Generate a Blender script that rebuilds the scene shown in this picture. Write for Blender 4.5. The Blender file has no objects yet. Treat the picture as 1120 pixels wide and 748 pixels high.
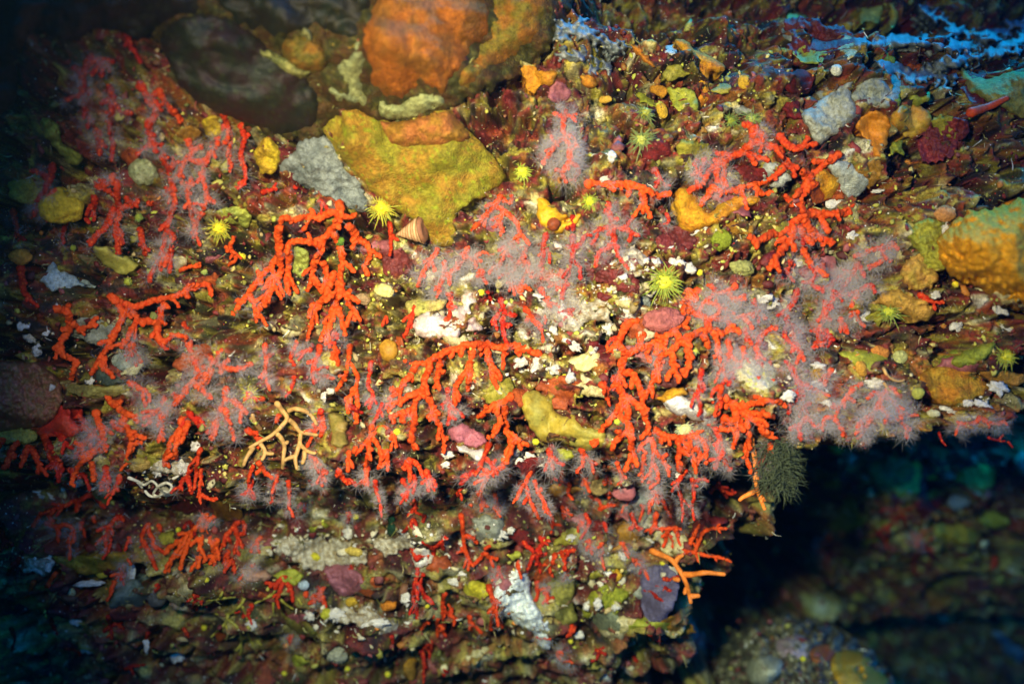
import bpy, math, random
import numpy as np

random.seed(11)
RS = np.random.RandomState(11)
sc = bpy.context.scene
col = sc.collection

# ------------------------------------------------------------------ camera
HFOV = math.radians(55.0)
FPX = 560.0 / math.tan(HFOV / 2)          # focal length in photograph pixels (1120 wide)
CAMY = -0.70                              # the reef face lies round y = 0, 0.7 m from the lens
cd = bpy.data.cameras.new("camera")
cam = bpy.data.objects.new("camera", cd)
col.objects.link(cam)
cam.location = (0, CAMY, 0)
cam.rotation_euler = (math.pi / 2, 0, 0)
cd.sensor_fit = 'HORIZONTAL'
cd.sensor_width = 36
cd.angle = HFOV
cd.clip_start = 0.02
cd.clip_end = 60
cd.dof.use_dof = True
cd.dof.focus_distance = 0.725
cd.dof.aperture_fstop = 3.0
sc.camera = cam

# ------------------------------------------------------------------ water light, sun, strobe
SUN_EL, SUN_ROT = math.radians(62), math.radians(35)
w = bpy.data.worlds.new("World")
sc.world = w
w.use_nodes = True
nt = w.node_tree
bg = nt.nodes["Background"]
sky = nt.nodes.new("ShaderNodeTexSky")
sky.sky_type = 'NISHITA'
sky.sun_disc = False
sky.sun_elevation = SUN_EL
sky.sun_rotation = SUN_ROT
mul = nt.nodes.new("ShaderNodeMix")
mul.data_type = 'RGBA'
mul.blend_type = 'MULTIPLY'
mul.inputs[0].default_value = 1.0
nt.links.new(sky.outputs[0], mul.inputs[6])
mul.inputs[7].default_value = (0.06, 0.95, 2.6, 1)     # daylight left after many metres of sea
nt.links.new(mul.outputs[2], bg.inputs[0])
bg.inputs[1].default_value = 0.15

sd_ = bpy.data.lights.new("sun", 'SUN')
sun = bpy.data.objects.new("sun", sd_)
col.objects.link(sun)
sd_.energy = 5.0
sd_.color = (0.0, 0.52, 1.0)             # daylight filtered blue-green by the water
sd_.angle = math.radians(8)
from mathutils import Vector
sun.rotation_euler = Vector((-0.22, -0.16, -1.0)).to_track_quat('-Z', 'Y').to_euler()

fd = bpy.data.lights.new("strobe", 'SPOT')  # the diver's strobe that lights the photograph
strobe = bpy.data.objects.new("strobe", fd)
col.objects.link(strobe)
fd.energy = 100
fd.color = (1.0, 0.57, 0.38)   # its warm white, before the water takes the red
fd.shadow_soft_size = 0.022
fd.spot_size = math.radians(64)
fd.spot_blend = 1.0
strobe.location = (-0.10, CAMY + 0.02, 0.09)
strobe.rotation_euler = (Vector((0.02, 0.0, -0.010)) - strobe.location).to_track_quat('-Z', 'Y').to_euler()

sc.view_settings.view_transform = 'Standard'
sc.view_settings.look = 'None'
sc.view_settings.exposure = 0
sc.view_settings.gamma = 1
sc.render.engine = 'CYCLES'
sc.cycles.max_bounces = 6
sc.cycles.diffuse_bounces = 3
sc.cycles.transparent_max_bounces = 12

# ------------------------------------------------------------------ numpy noise
_perm = RS.permutation(256).astype(np.int32)
_perm = np.concatenate([_perm, _perm, _perm])
_g = RS.normal(size=(256, 3))
_g = (_g / np.linalg.norm(_g, axis=1)[:, None]).astype(np.float32)


def perlin(x, y, z=0.0):
    x, y, z = np.broadcast_arrays(np.asarray(x, np.float32), np.asarray(y, np.float32), np.asarray(z, np.float32))
    xi, yi, zi = np.floor(x), np.floor(y), np.floor(z)
    fx, fy, fz = x - xi, y - yi, z - zi
    xi, yi, zi = xi.astype(np.int32) & 255, yi.astype(np.int32) & 255, zi.astype(np.int32) & 255
    ux, uy, uz = [f * f * f * (f * (f * 6 - 15) + 10) for f in (fx, fy, fz)]
    out = 0
    for dx in (0, 1):
        a = _perm[xi + dx]
        wx = ux if dx else 1 - ux
        for dy in (0, 1):
            b = _perm[a + yi + dy]
            wy = uy if dy else 1 - uy
            for dz in (0, 1):
                g = _g[_perm[b + zi + dz]]
                wz = uz if dz else 1 - uz
                out = out + wx * wy * wz * (g[..., 0] * (fx - dx) + g[..., 1] * (fy - dy) + g[..., 2] * (fz - dz))
    return out * 1.5


def fbm(x, y, z=0.0, o=3):
    s, a, f = 0, 1.0, 1.0
    for i in range(o):
        s = s + a * perlin(x * f + i * 17.3, y * f + i * 9.1, z * f if np.ndim(z) else z + i * 3.7)
        a *= 0.5
        f *= 2.03
    return s


def _h(a, b, c, k):
    n = (a * 374761393 + b * 668265263 + c * 1274126177 + k * 974711) & 0x7fffffff
    n = ((n ^ (n >> 13)) * 1274126177) & 0x7fffffff
    return ((n ^ (n >> 16)) & 0xffff) / 65535.0


def worley2(x, y, k=0):
    """nearest-cell distance and a hash of that cell"""
    xi, yi = np.floor(x).astype(np.int64), np.floor(y).astype(np.int64)
    best = np.full(np.shape(x), 9.0)
    hid = np.zeros(np.shape(x))
    for dx in (-1, 0, 1):
        for dy in (-1, 0, 1):
            cx, cy = xi + dx, yi + dy
            px, py = cx + _h(cx, cy, 0, k), cy + _h(cx, cy, 1, k)
            d = (px - x) ** 2 + (py - y) ** 2
            m = d < best
            best = np.where(m, d, best)
            hid = np.where(m, _h(cx, cy, 2, k), hid)
    return np.sqrt(best), hid


def worley3(x, y, z):
    xi, yi, zi = [np.floor(q).astype(np.int64) for q in (x, y, z)]
    best = np.full(np.shape(x), 9.0)
    for dx in (-1, 0, 1):
        for dy in (-1, 0, 1):
            for dz in (-1, 0, 1):
                a, b, c = xi + dx, yi + dy, zi + dz
                d = (a + _h(a, b, c, 1) - x) ** 2 + (b + _h(a, b, c, 2) - y) ** 2 + (c + _h(a, b, c, 3) - z) ** 2
                best = np.minimum(best, d)
    return np.sqrt(best)


def sm(x, a, b):
    t = np.clip((x - a) / (b - a), 0, 1)
    return t * t * (3 - 2 * t)


# ------------------------------------------------------------------ materials
def new_mat(name):
    m = bpy.data.materials.new(name)
    m.use_nodes = True
    t = m.node_tree
    return m, t, t.nodes["Principled BSDF"]


def vcol_mat(name, scale=600, bump=0.5, dist=0.0012, rough=0.55, var=(0.55, 1.35), speck=None, spec=0.4, sss=0.0, bscale=None):
    m, t, p = new_mat(name)
    N, L = t.nodes, t.links
    at = N.new("ShaderNodeAttribute")
    at.attribute_name = "Col"
    tc = N.new("ShaderNodeTexCoord")
    no = N.new("ShaderNodeTexNoise")
    no.inputs["Scale"].default_value = scale
    no.inputs["Detail"].default_value = 4
    no.inputs["Roughness"].default_value = 0.7
    L.new(tc.outputs["Object"], no.inputs["Vector"])
    mr = N.new("ShaderNodeMapRange")
    mr.inputs[1].default_value, mr.inputs[2].default_value = 0.3, 0.7
    mr.inputs[3].default_value, mr.inputs[4].default_value = var
    L.new(no.outputs[0], mr.inputs[0])
    mx = N.new("ShaderNodeMix")
    mx.data_type, mx.blend_type = 'RGBA', 'MULTIPLY'
    mx.inputs[0].default_value = 1
    L.new(at.outputs["Color"], mx.inputs[6])
    L.new(mr.outputs[0], mx.inputs[7])
    out = mx.outputs[2]
    if speck:
        vo = N.new("ShaderNodeTexVoronoi")
        vo.inputs["Scale"].default_value = speck[0]
        L.new(tc.outputs["Object"], vo.inputs["Vector"])
        lt = N.new("ShaderNodeMath"); lt.operation = 'LESS_THAN'; lt.inputs[1].default_value = 0.33
        L.new(vo.outputs["Distance"], lt.inputs[0])
        sp = N.new("ShaderNodeSeparateColor")
        L.new(vo.outputs["Color"], sp.inputs[0])
        gt = N.new("ShaderNodeMath"); gt.operation = 'GREATER_THAN'; gt.inputs[1].default_value = 1 - speck[1]
        L.new(sp.outputs[0], gt.inputs[0])
        mu = N.new("ShaderNodeMath"); mu.operation = 'MULTIPLY'
        L.new(lt.outputs[0], mu.inputs[0]); L.new(gt.outputs[0], mu.inputs[1])
        cr = N.new("ShaderNodeValToRGB")
        cr.color_ramp.interpolation = 'CONSTANT'
        els = cr.color_ramp.elements
        els[0].color = (0.62, 0.52, 0.22, 1)
        els[1].position = 0.4; els[1].color = (0.75, 0.70, 0.6, 1)
        e = els.new(0.62); e.color = (0.45, 0.03, 0.015, 1)
        e = els.new(0.8); e.color = (0.30, 0.30, 0.04, 1)
        if len(speck) > 2:
            for e in els:
                e.color = speck[2] + (1,)
        L.new(sp.outputs[1], cr.inputs[0])
        m2 = N.new("ShaderNodeMix"); m2.data_type = 'RGBA'
        L.new(mu.outputs[0], m2.inputs[0]); L.new(out, m2.inputs[6]); L.new(cr.outputs[0], m2.inputs[7])
        out = m2.outputs[2]
    L.new(out, p.inputs["Base Color"])
    bp = N.new("ShaderNodeBump")
    bp.inputs["Strength"].default_value = bump
    bp.inputs["Distance"].default_value = dist
    if bscale:
        n2 = N.new("ShaderNodeTexNoise"); n2.inputs["Scale"].default_value = bscale; n2.inputs["Detail"].default_value = 3
        L.new(tc.outputs["Object"], n2.inputs["Vector"])
        L.new(n2.outputs[0], bp.inputs["Height"])
    else:
        L.new(no.outputs[0], bp.inputs["Height"])
    L.new(bp.outputs[0], p.inputs["Normal"])
    p.inputs["Roughness"].default_value = rough
    p.inputs["Specular IOR Level"].default_value = spec
    if sss:
        p.inputs["Subsurface Weight"].default_value = sss
        p.inputs["Subsurface Scale"].default_value = 0.002
        p.inputs["Subsurface Radius"].default_value = (1, .5, .3)
    return m


M_ROCK = vcol_mat("reef_rock", 420, 0.9, 0.0022, 0.6, (0.35, 1.6), speck=(560, 0.09))
M_CRUST = vcol_mat("crust", 700, 0.7, 0.0012, 0.55, (0.55, 1.4))
M_CORAL = vcol_mat("coral_skin", 900, 0.6, 0.0008, 0.6, (0.68, 1.25), spec=0.12, speck=(430, 0.75, (.64, .080, .014)))
M_SPONGE = vcol_mat("sponge_skin", 330, 0.8, 0.0022, 0.65, (0.50, 1.42), spec=0.18, bscale=800)
M_SMOOTH = vcol_mat("wet_skin", 420, 0.5, 0.0010, 0.5, (0.66, 1.28), spec=0.22)
M_CUP = vcol_mat("cup_coral_flesh", 500, 0.2, 0.0005, 0.45, (0.85, 1.15), spec=0.3)


def polyp_mat(name, colr, alpha):
    m, t, p = new_mat(name)
    N, L = t.nodes, t.links
    N.remove(p)
    o = N["Material Output"]
    df = N.new("ShaderNodeBsdfDiffuse"); df.inputs[0].default_value = colr
    tl = N.new("ShaderNodeBsdfTranslucent"); tl.inputs[0].default_value = colr
    tr = N.new("ShaderNodeBsdfTransparent")
    a = N.new("ShaderNodeMixShader"); a.inputs[0].default_value = 0.4
    L.new(df.outputs[0], a.inputs[1]); L.new(tl.outputs[0], a.inputs[2])
    b = N.new("ShaderNodeMixShader"); b.inputs[0].default_value = alpha
    L.new(tr.outputs[0], b.inputs[1]); L.new(a.outputs[0], b.inputs[2])
    L.new(b.outputs[0], o.inputs[0])
    return m


M_TENT = None
M_POLYP = polyp_mat("polyp_flesh", (0.62, 0.58, 0.55, 1), 0.20)


# ------------------------------------------------------------------ object helpers
def mesh_from(name, V, F, C=None, mat=None, smooth=True):
    V = np.asarray(V, np.float32)
    me = bpy.data.meshes.new(name)
    if isinstance(F, tuple):
        quads, tris = F
    else:
        F = np.asarray(F, np.int32)
        quads, tris = (F, None) if F.shape[1] == 4 else (None, F)
    idx, starts, tot = [], [], 0
    for A, k in ((quads, 4), (tris, 3)):
        if A is not None and len(A):
            A = np.asarray(A, np.int32)
            idx.append(A.ravel()); starts.append(tot + np.arange(len(A)) * k); tot += A.size
    idx = np.concatenate(idx); starts = np.concatenate(starts)
    me.vertices.add(len(V)); me.vertices.foreach_set("co", V.ravel())
    me.loops.add(len(idx)); me.loops.foreach_set("vertex_index", idx)
    me.polygons.add(len(starts)); me.polygons.foreach_set("loop_start", starts.astype(np.int32))
    if smooth:
        me.polygons.foreach_set("use_smooth", np.ones(len(starts), bool))
    me.update(calc_edges=True)
    if C is not None:
        a = me.color_attributes.new("Col", 'FLOAT_COLOR', 'POINT')
        C = np.asarray(C, np.float32)
        if C.ndim == 1:
            C = np.broadcast_to(C, (len(V), 3))
        a.data.foreach_set("color", np.concatenate([C, np.ones((len(V), 1), np.float32)], 1).ravel().astype(np.float32))
    if mat:
        me.materials.append(mat)
    return me


def put(name, V, F, C=None, mat=None, parent=None, smooth=True):
    """one mesh object; with a parent its vertices are stored relative to the parent, else relative to their own middle"""
    V = np.asarray(V, np.float32)
    org = np.array(parent['_o'][:], np.float32) if parent is not None else V.mean(0)
    o = bpy.data.objects.new(name, mesh_from(name, V - org, F, C, mat, smooth))
    col.objects.link(o)
    if parent is not None:
        o.parent = parent
    else:
        o.location = [float(q) for q in org]
    return o


def root(name, loc):
    o = bpy.data.objects.new(name, None)
    o.empty_display_size = 0.005
    col.objects.link(o)
    o.location = [float(q) for q in loc]
    o['_o'] = [float(q) for q in loc]
    return o


def tag(o, label, cat, group=None, kind=None):
    o['label'] = label
    if cat:
        o['category'] = cat
    if group:
        o['group'] = group
    if kind:
        o['kind'] = kind
    return o


def P(px, py, t):
    px, py, t = np.broadcast_arrays(np.asarray(px, float), np.asarray(py, float), np.asarray(t, float))
    return np.stack([(px - 560) / FPX * t, CAMY + t, (374 - py) / FPX * t], -1)


# ------------------------------------------------------------------ the reef: two faces of rock
PXA = 0.70 / FPX
PXB = 1.00 / FPX
LIP = np.array([(-300, 560), (-60, 515), (0, 502), (90, 530), (200, 545), (300, 528), (420, 524), (520, 520), (600, 510), (660, 515), (720, 520), (780, 522),
                (815, 500), (840, 480), (880, 492), (960, 478), (1010, 464), (1060, 452), (1120, 446), (1400, 420)], float)
RIDGES = [[(985, 82), (1045, 62), (1120, 40), (1200, 28)], [(940, 50), (1000, 44), (1050, 22), (1090, 2), (1130, -20)], [(1010, 6), (1050, 24), (1080, 34), (1130, 20)],
          [(905, 20), (960, 12), (1020, -4)], [(600, 60), (640, 40), (690, 52)], [(620, 20), (660, 34), (720, 22)]]


def seg_dist(u, v, pts):
    d = np.full(np.shape(u), 1e9)
    for (x0, y0), (x1, y1) in zip(pts[:-1], pts[1:]):
        dx, dy = x1 - x0, y1 - y0
        k = np.clip(((u - x0) * dx + (v - y0) * dy) / (dx * dx + dy * dy), 0, 1)
        d = np.minimum(d, np.hypot(u - x0 - k * dx, v - y0 - k * dy))
    return d


def mid_a(u, v):
    y = -0.15 * np.exp(-(((u - 130) / 240) ** 2 + ((v - 10) / 150) ** 2))
    y = y - 0.055 * np.exp(-(((u - 470) / 120) ** 2 + ((v - 70) / 120) ** 2))
    vv = v + fbm(u / 70, v / 70, 31.0, 2) * 45
    rec = sm(-vv, -125, 70) * sm(u, 600, 700)
    y = y + (0.15 + 0.04 * sm(u, 900, 1010)) * rec
    for r in RIDGES:
        y = y - (0.015 + 0.02 * sm(u, 880, 990)) * np.exp(-(seg_dist(u, v, r) / 11) ** 2) * rec
    y = y - 0.03 * np.exp(-(((u - 1110) / 130) ** 2 + ((v - 300) / 150) ** 2))
    y = y - 0.02 * np.exp(-(((u - 800) / 280) ** 2 + ((v - 450) / 70) ** 2))
    y = y + fbm(u / 150, v / 80, 1.5, 2) * 0.022
    y = y + fbm(u / 46, v / 34, 4.5, 2) * 0.012
    return y


def warp(u, v, k):
    return perlin(u / 14, v / 14, 3.3 + k) * 9 + perlin(u / 5, v / 5, 1.3 + k) * 2.5, perlin(u / 14, v / 14, 8.1 + k) * 9 + perlin(u / 5, v / 5, 6.1 + k) * 2.5


PLATE = ((62, 36, 40, .34, .0100), (34, 22, 41, .40, .0075), (19, 13, 42, .40, .0050), (9.5, 7.5, 43, .45, .0034))


def fine(u, v, k, s=1.0):
    wx, wy = warp(u, v, k)
    cr = np.abs(perlin((u + wx) / 60, (v + wy) / 44, 11.5 + k))
    y = 0.022 * s * np.clip(1 - cr / 0.09, 0, 1)
    f, hsh = worley2((u + wx) / 36, (v + wy) / 24, 5)
    y = y + 0.034 * s * np.where(hsh < 0.30, np.clip(1 - f / 0.5, 0, 1) ** 0.6, 0)
    f, hsh = worley2((u + wx * 2) / 78, (v + wy * 2) / 44, 8)
    y = y + 0.055 * s * np.where(hsh < 0.22, np.clip(1 - f / 0.46, 0, 1) ** 0.6, 0)
    f, hsh = worley2((u + wx) / 15, (v + wy) / 12, 7)
    y = y + 0.014 * s * np.where(hsh < 0.22, np.clip(1 - f / 0.5, 0, 1) ** 0.6, 0)
    for sx, sy, kk, lim, h in PLATE:
        f, hsh = worley2((u + wx) / sx, (v + wy) / sy, kk)
        y = y - h * s * np.where(hsh < lim, np.clip(1 - (f / 0.56) ** 2, 0, 1) ** .8, 0)
    q = sm(fbm(u / 40, v / 30, 71.0 + k, 2), -.25, .35) * .8 + .2
    y = y + fbm(u / 15, v / 13, 2.2 + k, 2) * 0.0042 * s
    y = y + fbm(u / 4.6, v / 4.6, 6.2 + k, 3) * 0.0030 * s * q
    return y


def lip_at(u):
    return np.interp(u, LIP[:, 0], LIP[:, 1]) + perlin(u / 37.0, 0.5, 2.2) * 14 + perlin(u / 11.0, 0.5, 7.2) * 5


def mid_b(u, v, far=1.0):
    vw = v + fbm(u / 60, v / 60, 51.0, 2) * 30
    y = 0.11 + 0.21 * sm(v, 560, 860) + far * (0.16 * sm(u - 70 * sm(-v, -640, -500) + fbm(u / 50, v / 50, 61.0, 2) * 90, 680, 800) + 0.27 * sm(u + fbm(u / 45, v / 45, 66.0, 2) * 70, 750, 900))
    y = y + far * 1.1 * np.exp(-((((u + vw - v - 905) / 112) ** 2 + ((vw - 668) / 96) ** 2) ** 2))
    y = y + far * 0.35 * sm(vw, 800, 900) * sm(u, 960, 1100)
    y = y + fbm(u / 110, v / 95, 21.5, 2) * 0.045
    y = y + fbm(u / 38, v / 36, 24.5, 2) * 0.020
    return y


PAL = np.array([(.008, .006, .005), (.012, .008, .006), (.018, .011, .006), (.045, .006, .006), (.11, .010, .008), (.17, .014, .009), (.08, .035, .008), (.05, .05, .008), (.26, .045, .008), (.19, .024, .012),
                (.19, .16, .012), (.30, .11, .012), (.32, .27, .022), (.26, .24, .10), (.44, .36, .05), (.52, .44, .16), (.66, .61, .40), (.76, .73, .60)], float)


def rock_col(u, v, bias, k):
    wx, wy = warp(u, v, k)
    n = len(PAL)
    _, h1 = worley2((u + wx * 1.6) / 40, (v + wy * 1.6) / 24, 31)
    _, h2 = worley2((u + wx) / 13, (v + wy) / 10, 32)
    _, h3 = worley2((u + wx * .4) / 4.2, (v + wy * .4) / 4, 33)
    b = bias + fbm(u / 60, v / 40, 9.9 + k, 2) * 0.20

    def pick(h, db=0.0):
        return PAL[np.clip(((h * 0.74 + b + db) * n), 0, n - 1).astype(int)]
    c = np.where((h2 < 0.5)[..., None], pick(h1, -.06), pick((h2 * 7.31) % 1, -.08))
    for sx, sy, kk, lim, h in PLATE:           # each raised plate has a colour of its own
        f, hsh = worley2((u + wx) / sx, (v + wy) / sy, kk)
        c = np.where(((hsh < lim) & (f < 0.54))[..., None], pick((hsh * 53.7) % 1, .06), c)
    c2 = np.where((h3 < 0.30)[..., None], pick((h3 * 17.7) % 1), c)
    for _ in range(2):                          # crusts run into each other rather than meeting like tiles
        c = (c + np.roll(c, 1, 0) + np.roll(c, -1, 0) + np.roll(c, 1, 1) + np.roll(c, -1, 1)) / 5
    return c * .62 + c2 * .38


def grid_faces(nu, nv, keep=None):
    i = np.arange(nu * nv).reshape(nv, nu)
    q = np.stack([i[:-1, :-1], i[1:, :-1], i[1:, 1:], i[:-1, 1:]], -1).reshape(-1, 4)
    if keep is not None:
        q = q[keep[:-1, :-1].ravel()]
    return q


CAND = []          # (points) of both faces, for the depth table


def compact(V, F, C):
    used = np.unique(F)
    mp = np.full(len(V), -1, np.int64)
    mp[used] = np.arange(len(used))
    return V[used], mp[F], C[used]


def make_face_a():
    st = 1.6
    us, vs = np.arange(-210, 1330, st), np.arange(-190, 640, st)
    u, v = np.meshgrid(us, vs)
    s = (v - lip_at(u)) / 46.0
    y = mid_a(u, v) + fine(u, v, 0.0)
    soft = sm(-u, -790, -700)                  # left of the gap the face slopes back softly into the lower wall
    y = y + (1 - soft) * 0.5 * np.clip(s, 0, 2) ** 1.5
    y = y + soft * (0.16 * sm((v - lip_at(u)), -35, 95) + 0.4 * np.clip((v - lip_at(u) - 78) / 60, 0, 1))
    s = s * (1 - soft) + soft * (v - lip_at(u)) / 120
    x, z = (u - 560) * PXA, (374 - v) * PXA
    V = np.stack([x, y, z], -1).reshape(-1, 3)
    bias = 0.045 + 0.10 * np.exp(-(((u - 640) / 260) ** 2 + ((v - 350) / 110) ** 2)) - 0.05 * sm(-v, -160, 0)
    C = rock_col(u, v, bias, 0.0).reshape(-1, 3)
    V, F, C = compact(V, grid_faces(len(us), len(vs), s < 1.25), C)
    CAND.append(V)
    o = put("reef_face", V, F, C, M_ROCK)
    tag(o, "encrusted rock face of the overhang carrying the red corals", None, kind='structure')


def make_face_b():
    st = 2.3
    us, vs = np.arange(-110, 1700, st), np.arange(380, 1190, st)
    u, v = np.meshgrid(us, vs)
    y = mid_b(u, v) + fine(u, v, 40.0, 1.25)
    x, z = (u - 560) * PXB, (374 - v) * PXB
    V = np.stack([x, y, z], -1).reshape(-1, 3)
    bias = 0.06 + 0.05 * fbm(u / 90, v / 60, 77.0, 2)
    C = rock_col(u, v, bias, 40.0)
    C = (C * 0.9 + C.mean(-1, keepdims=True) * 0.1 * np.array([0.8, 1.05, 1.1])).reshape(-1, 3)
    V, F, C = compact(V, grid_faces(len(us), len(vs)), C)
    CAND.append(V)
    o = put("lower_reef_wall", V, F, C, M_ROCK)
    tag(o, "recessed reef wall below the overhang, dark and blue towards the gap", None, kind='structure')


make_face_a()
make_face_b()


def make_back_wall():
    us, vs = np.linspace(-2.6, 2.8, 150), np.linspace(-1.9, 1.9, 110)
    x, z = np.meshgrid(us, vs)
    y = 1.75 + fbm(x * 1.6, z * 2.2, 3.3, 4) * 0.35
    V = np.stack([x, y, z], -1).reshape(-1, 3)
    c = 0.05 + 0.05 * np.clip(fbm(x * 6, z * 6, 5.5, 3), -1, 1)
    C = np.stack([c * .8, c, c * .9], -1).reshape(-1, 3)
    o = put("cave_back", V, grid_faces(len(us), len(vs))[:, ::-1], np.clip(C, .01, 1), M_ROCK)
    tag(o, "dark back of the cavern seen through the gaps", None, kind='structure')


def make_shade_slabs():
    us, vs = np.linspace(-1.5, 0.02, 90), np.linspace(-1.15, 1.5, 130)  # unseen roof slab, added to keep sun and blue ambient off the upper left
    x, y = np.meshgrid(us, vs)
    z = 0.36 + fbm(x * 3, y * 3, 8.3, 4) * 0.06 + 0.25 * sm(x, -.12, .02)
    V = np.stack([x, y, z], -1).reshape(-1, 3)
    V = np.concatenate([V, V + np.array([0, 0, .35])])
    F = grid_faces(len(us), len(vs))
    F = np.concatenate([F[:, ::-1], F + len(V) // 2])
    o = put("unseen_shade_roof", V, F, np.full((len(V), 3), .05), M_ROCK)
    tag(o, "added unseen roof slab that shades the dark boulders", None, kind='structure')
    us, vs = np.linspace(-1.15, 1.5, 120), np.linspace(-1.3, 0.5, 90)  # unseen side slab, added to block blue ambient light on the left
    y, z = np.meshgrid(us, vs)
    x = -0.85 + fbm(y * 3, z * 3, 4.3, 4) * 0.07
    V = np.stack([x, y, z], -1).reshape(-1, 3)
    V = np.concatenate([V, V - np.array([.35, 0, 0])])
    F = grid_faces(len(us), len(vs))
    F = np.concatenate([F, F[:, ::-1] + len(V) // 2])
    o = put("unseen_shade_wall", V, F, np.full((len(V), 3), .05), M_ROCK)
    tag(o, "added unseen side slab that blocks blue light from the left", None, kind='structure')


make_back_wall()
make_shade_slabs()

# depth tables seen along the lens axis
X0, Y0, DS = -60, -60, 2
NW, NH = 620, 434


def depth_table():
    D = np.full((NH, NW), 9.0)
    for V in CAND:
        t = V[:, 1] - CAMY
        ix = ((560 + V[:, 0] / t * FPX - X0) / DS).astype(int)
        iy = ((374 - V[:, 2] / t * FPX - Y0) / DS).astype(int)
        ok = (ix >= 0) & (ix < NW) & (iy >= 0) & (iy < NH)
        np.minimum.at(D, (iy[ok], ix[ok]), t[ok])
    return D


def shift_min(D):
    E = np.pad(D, 1, mode='edge')
    return np.min([E[a:a + NH, b:b + NW] for a in range(3) for b in range(3)], 0)


DM = depth_table()
_f = shift_min(DM)
DM = np.where(DM > _f + 0.03, _f, DM)
_f = shift_min(DM)
DM = np.where(DM > 5, _f, DM)


def mid_table(fn, pxu, t0):
    px, py = np.meshgrid(X0 + DS * np.arange(NW), Y0 + DS * np.arange(NH))
    t = np.full(px.shape, t0)
    for i in range(5):
        u, v = 560 + (px - 560) / FPX * t / pxu, 374 + (py - 374) / FPX * t / pxu
        t = 0.5 * t + 0.5 * (0.70 + fn(u, v)) if i > 1 else 0.70 + fn(u, v)
    return t


TA, TB = mid_table(mid_a, PXA, 0.7), mid_table(mid_b, PXB, 1.0)
TN = mid_table(lambda u, v: mid_b(u, v, 0.0), PXB, 0.9)


def box(D, k):
    P2 = np.pad(D, k, mode='edge')
    return np.mean([P2[a:a + NH, b:b + NW] for a in range(2 * k + 1) for b in range(2 * k + 1)], 0)


DSM = box(np.minimum(DM, 1.6), 5)          # the rock with its small bumps smoothed away


def look(T, px, py):
    fx = np.clip((np.asarray(px, float) - X0) / DS, 0, NW - 1.01)
    fy = np.clip((np.asarray(py, float) - Y0) / DS, 0, NH - 1.01)
    ix, iy = fx.astype(int), fy.astype(int)
    ax, ay = fx - ix, fy - iy
    return (T[iy, ix] * (1 - ax) + T[iy, ix + 1] * ax) * (1 - ay) + (T[iy + 1, ix] * (1 - ax) + T[iy + 1, ix + 1] * ax) * ay


def face_of(px, py):
    d = float(look(DM, px, py))
    e = [abs(d - float(look(T, px, py))) - k for T, k in ((TA, 0), (TN, .004), (TB, 0))]
    return (TA, TN, TB)[int(np.argmin(e))]


# ------------------------------------------------------------------ builders
def catmull(pts, step):
    pts = np.asarray(pts, float)
    if len(pts) == 2:
        n = max(3, int(np.linalg.norm(pts[1] - pts[0]) / step))
        return pts[0] + (pts[1] - pts[0]) * np.linspace(0, 1, n)[:, None]
    E = np.vstack([2 * pts[0] - pts[1], pts, 2 * pts[-1] - pts[-2]])
    out = []
    for i in range(1, len(E) - 2):
        p0, p1, p2, p3 = E[i - 1:i + 3]
        n = max(2, int(np.linalg.norm(p2 - p1) / step))
        s = np.linspace(0, 1, n, endpoint=False)[:, None]
        out.append(0.5 * (2 * p1 + (p2 - p0) * s + (2 * p0 - 5 * p1 + 4 * p2 - p3) * s ** 2 + (3 * p1 - p0 - 3 * p2 + p3) * s ** 3))
    out.append(pts[-1:])
    return np.vstack(out)


def frames(C):
    T = np.gradient(C, axis=0)
    T /= np.linalg.norm(T, axis=1)[:, None] + 1e-12
    n = np.array([0.3, -0.9, 0.2])
    N = np.zeros_like(C)
    for i in range(len(C)):
        n = n - T[i] * n.dot(T[i])
        n = n / (np.linalg.norm(n) + 1e-12)
        N[i] = n
    return T, N, np.cross(T, N)


def tube(C, R, ns, flat=1.0):
    """closed tube along C with rounded ends"""
    L = np.linalg.norm(np.diff(C, axis=0), axis=1)
    s = np.concatenate([[0], np.cumsum(L)])
    e = np.minimum(s, s[-1] - s)
    rr = R * np.sqrt(np.clip(1 - (1 - np.clip(e / (R * 1.0 + 1e-9), 0, 1)) ** 2, 0.003, 1))
    T, N, B = frames(C)
    a = np.arange(ns) / ns * 2 * math.pi
    dirs = np.cos(a)[None, :, None] * N[:, None, :] + np.sin(a)[None, :, None] * B[:, None, :] * flat
    V = C[:, None, :] + rr[:, None, None] * dirs
    n = len(C)
    i = np.arange(n * ns).reshape(n, ns)
    F = np.stack([i[:-1], np.roll(i, -1, 1)[:-1], np.roll(i, -1, 1)[1:], i[1:]], -1).reshape(-1, 4)
    return V.reshape(-1, 3), F, np.broadcast_to(dirs, V.shape).reshape(-1, 3)


def join(parts):
    Vs, Fs, o = [], [], 0
    for V, F in parts:
        Vs.append(V); Fs.append(F + o); o += len(V)
    return np.vstack(Vs), np.vstack(Fs)


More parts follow.
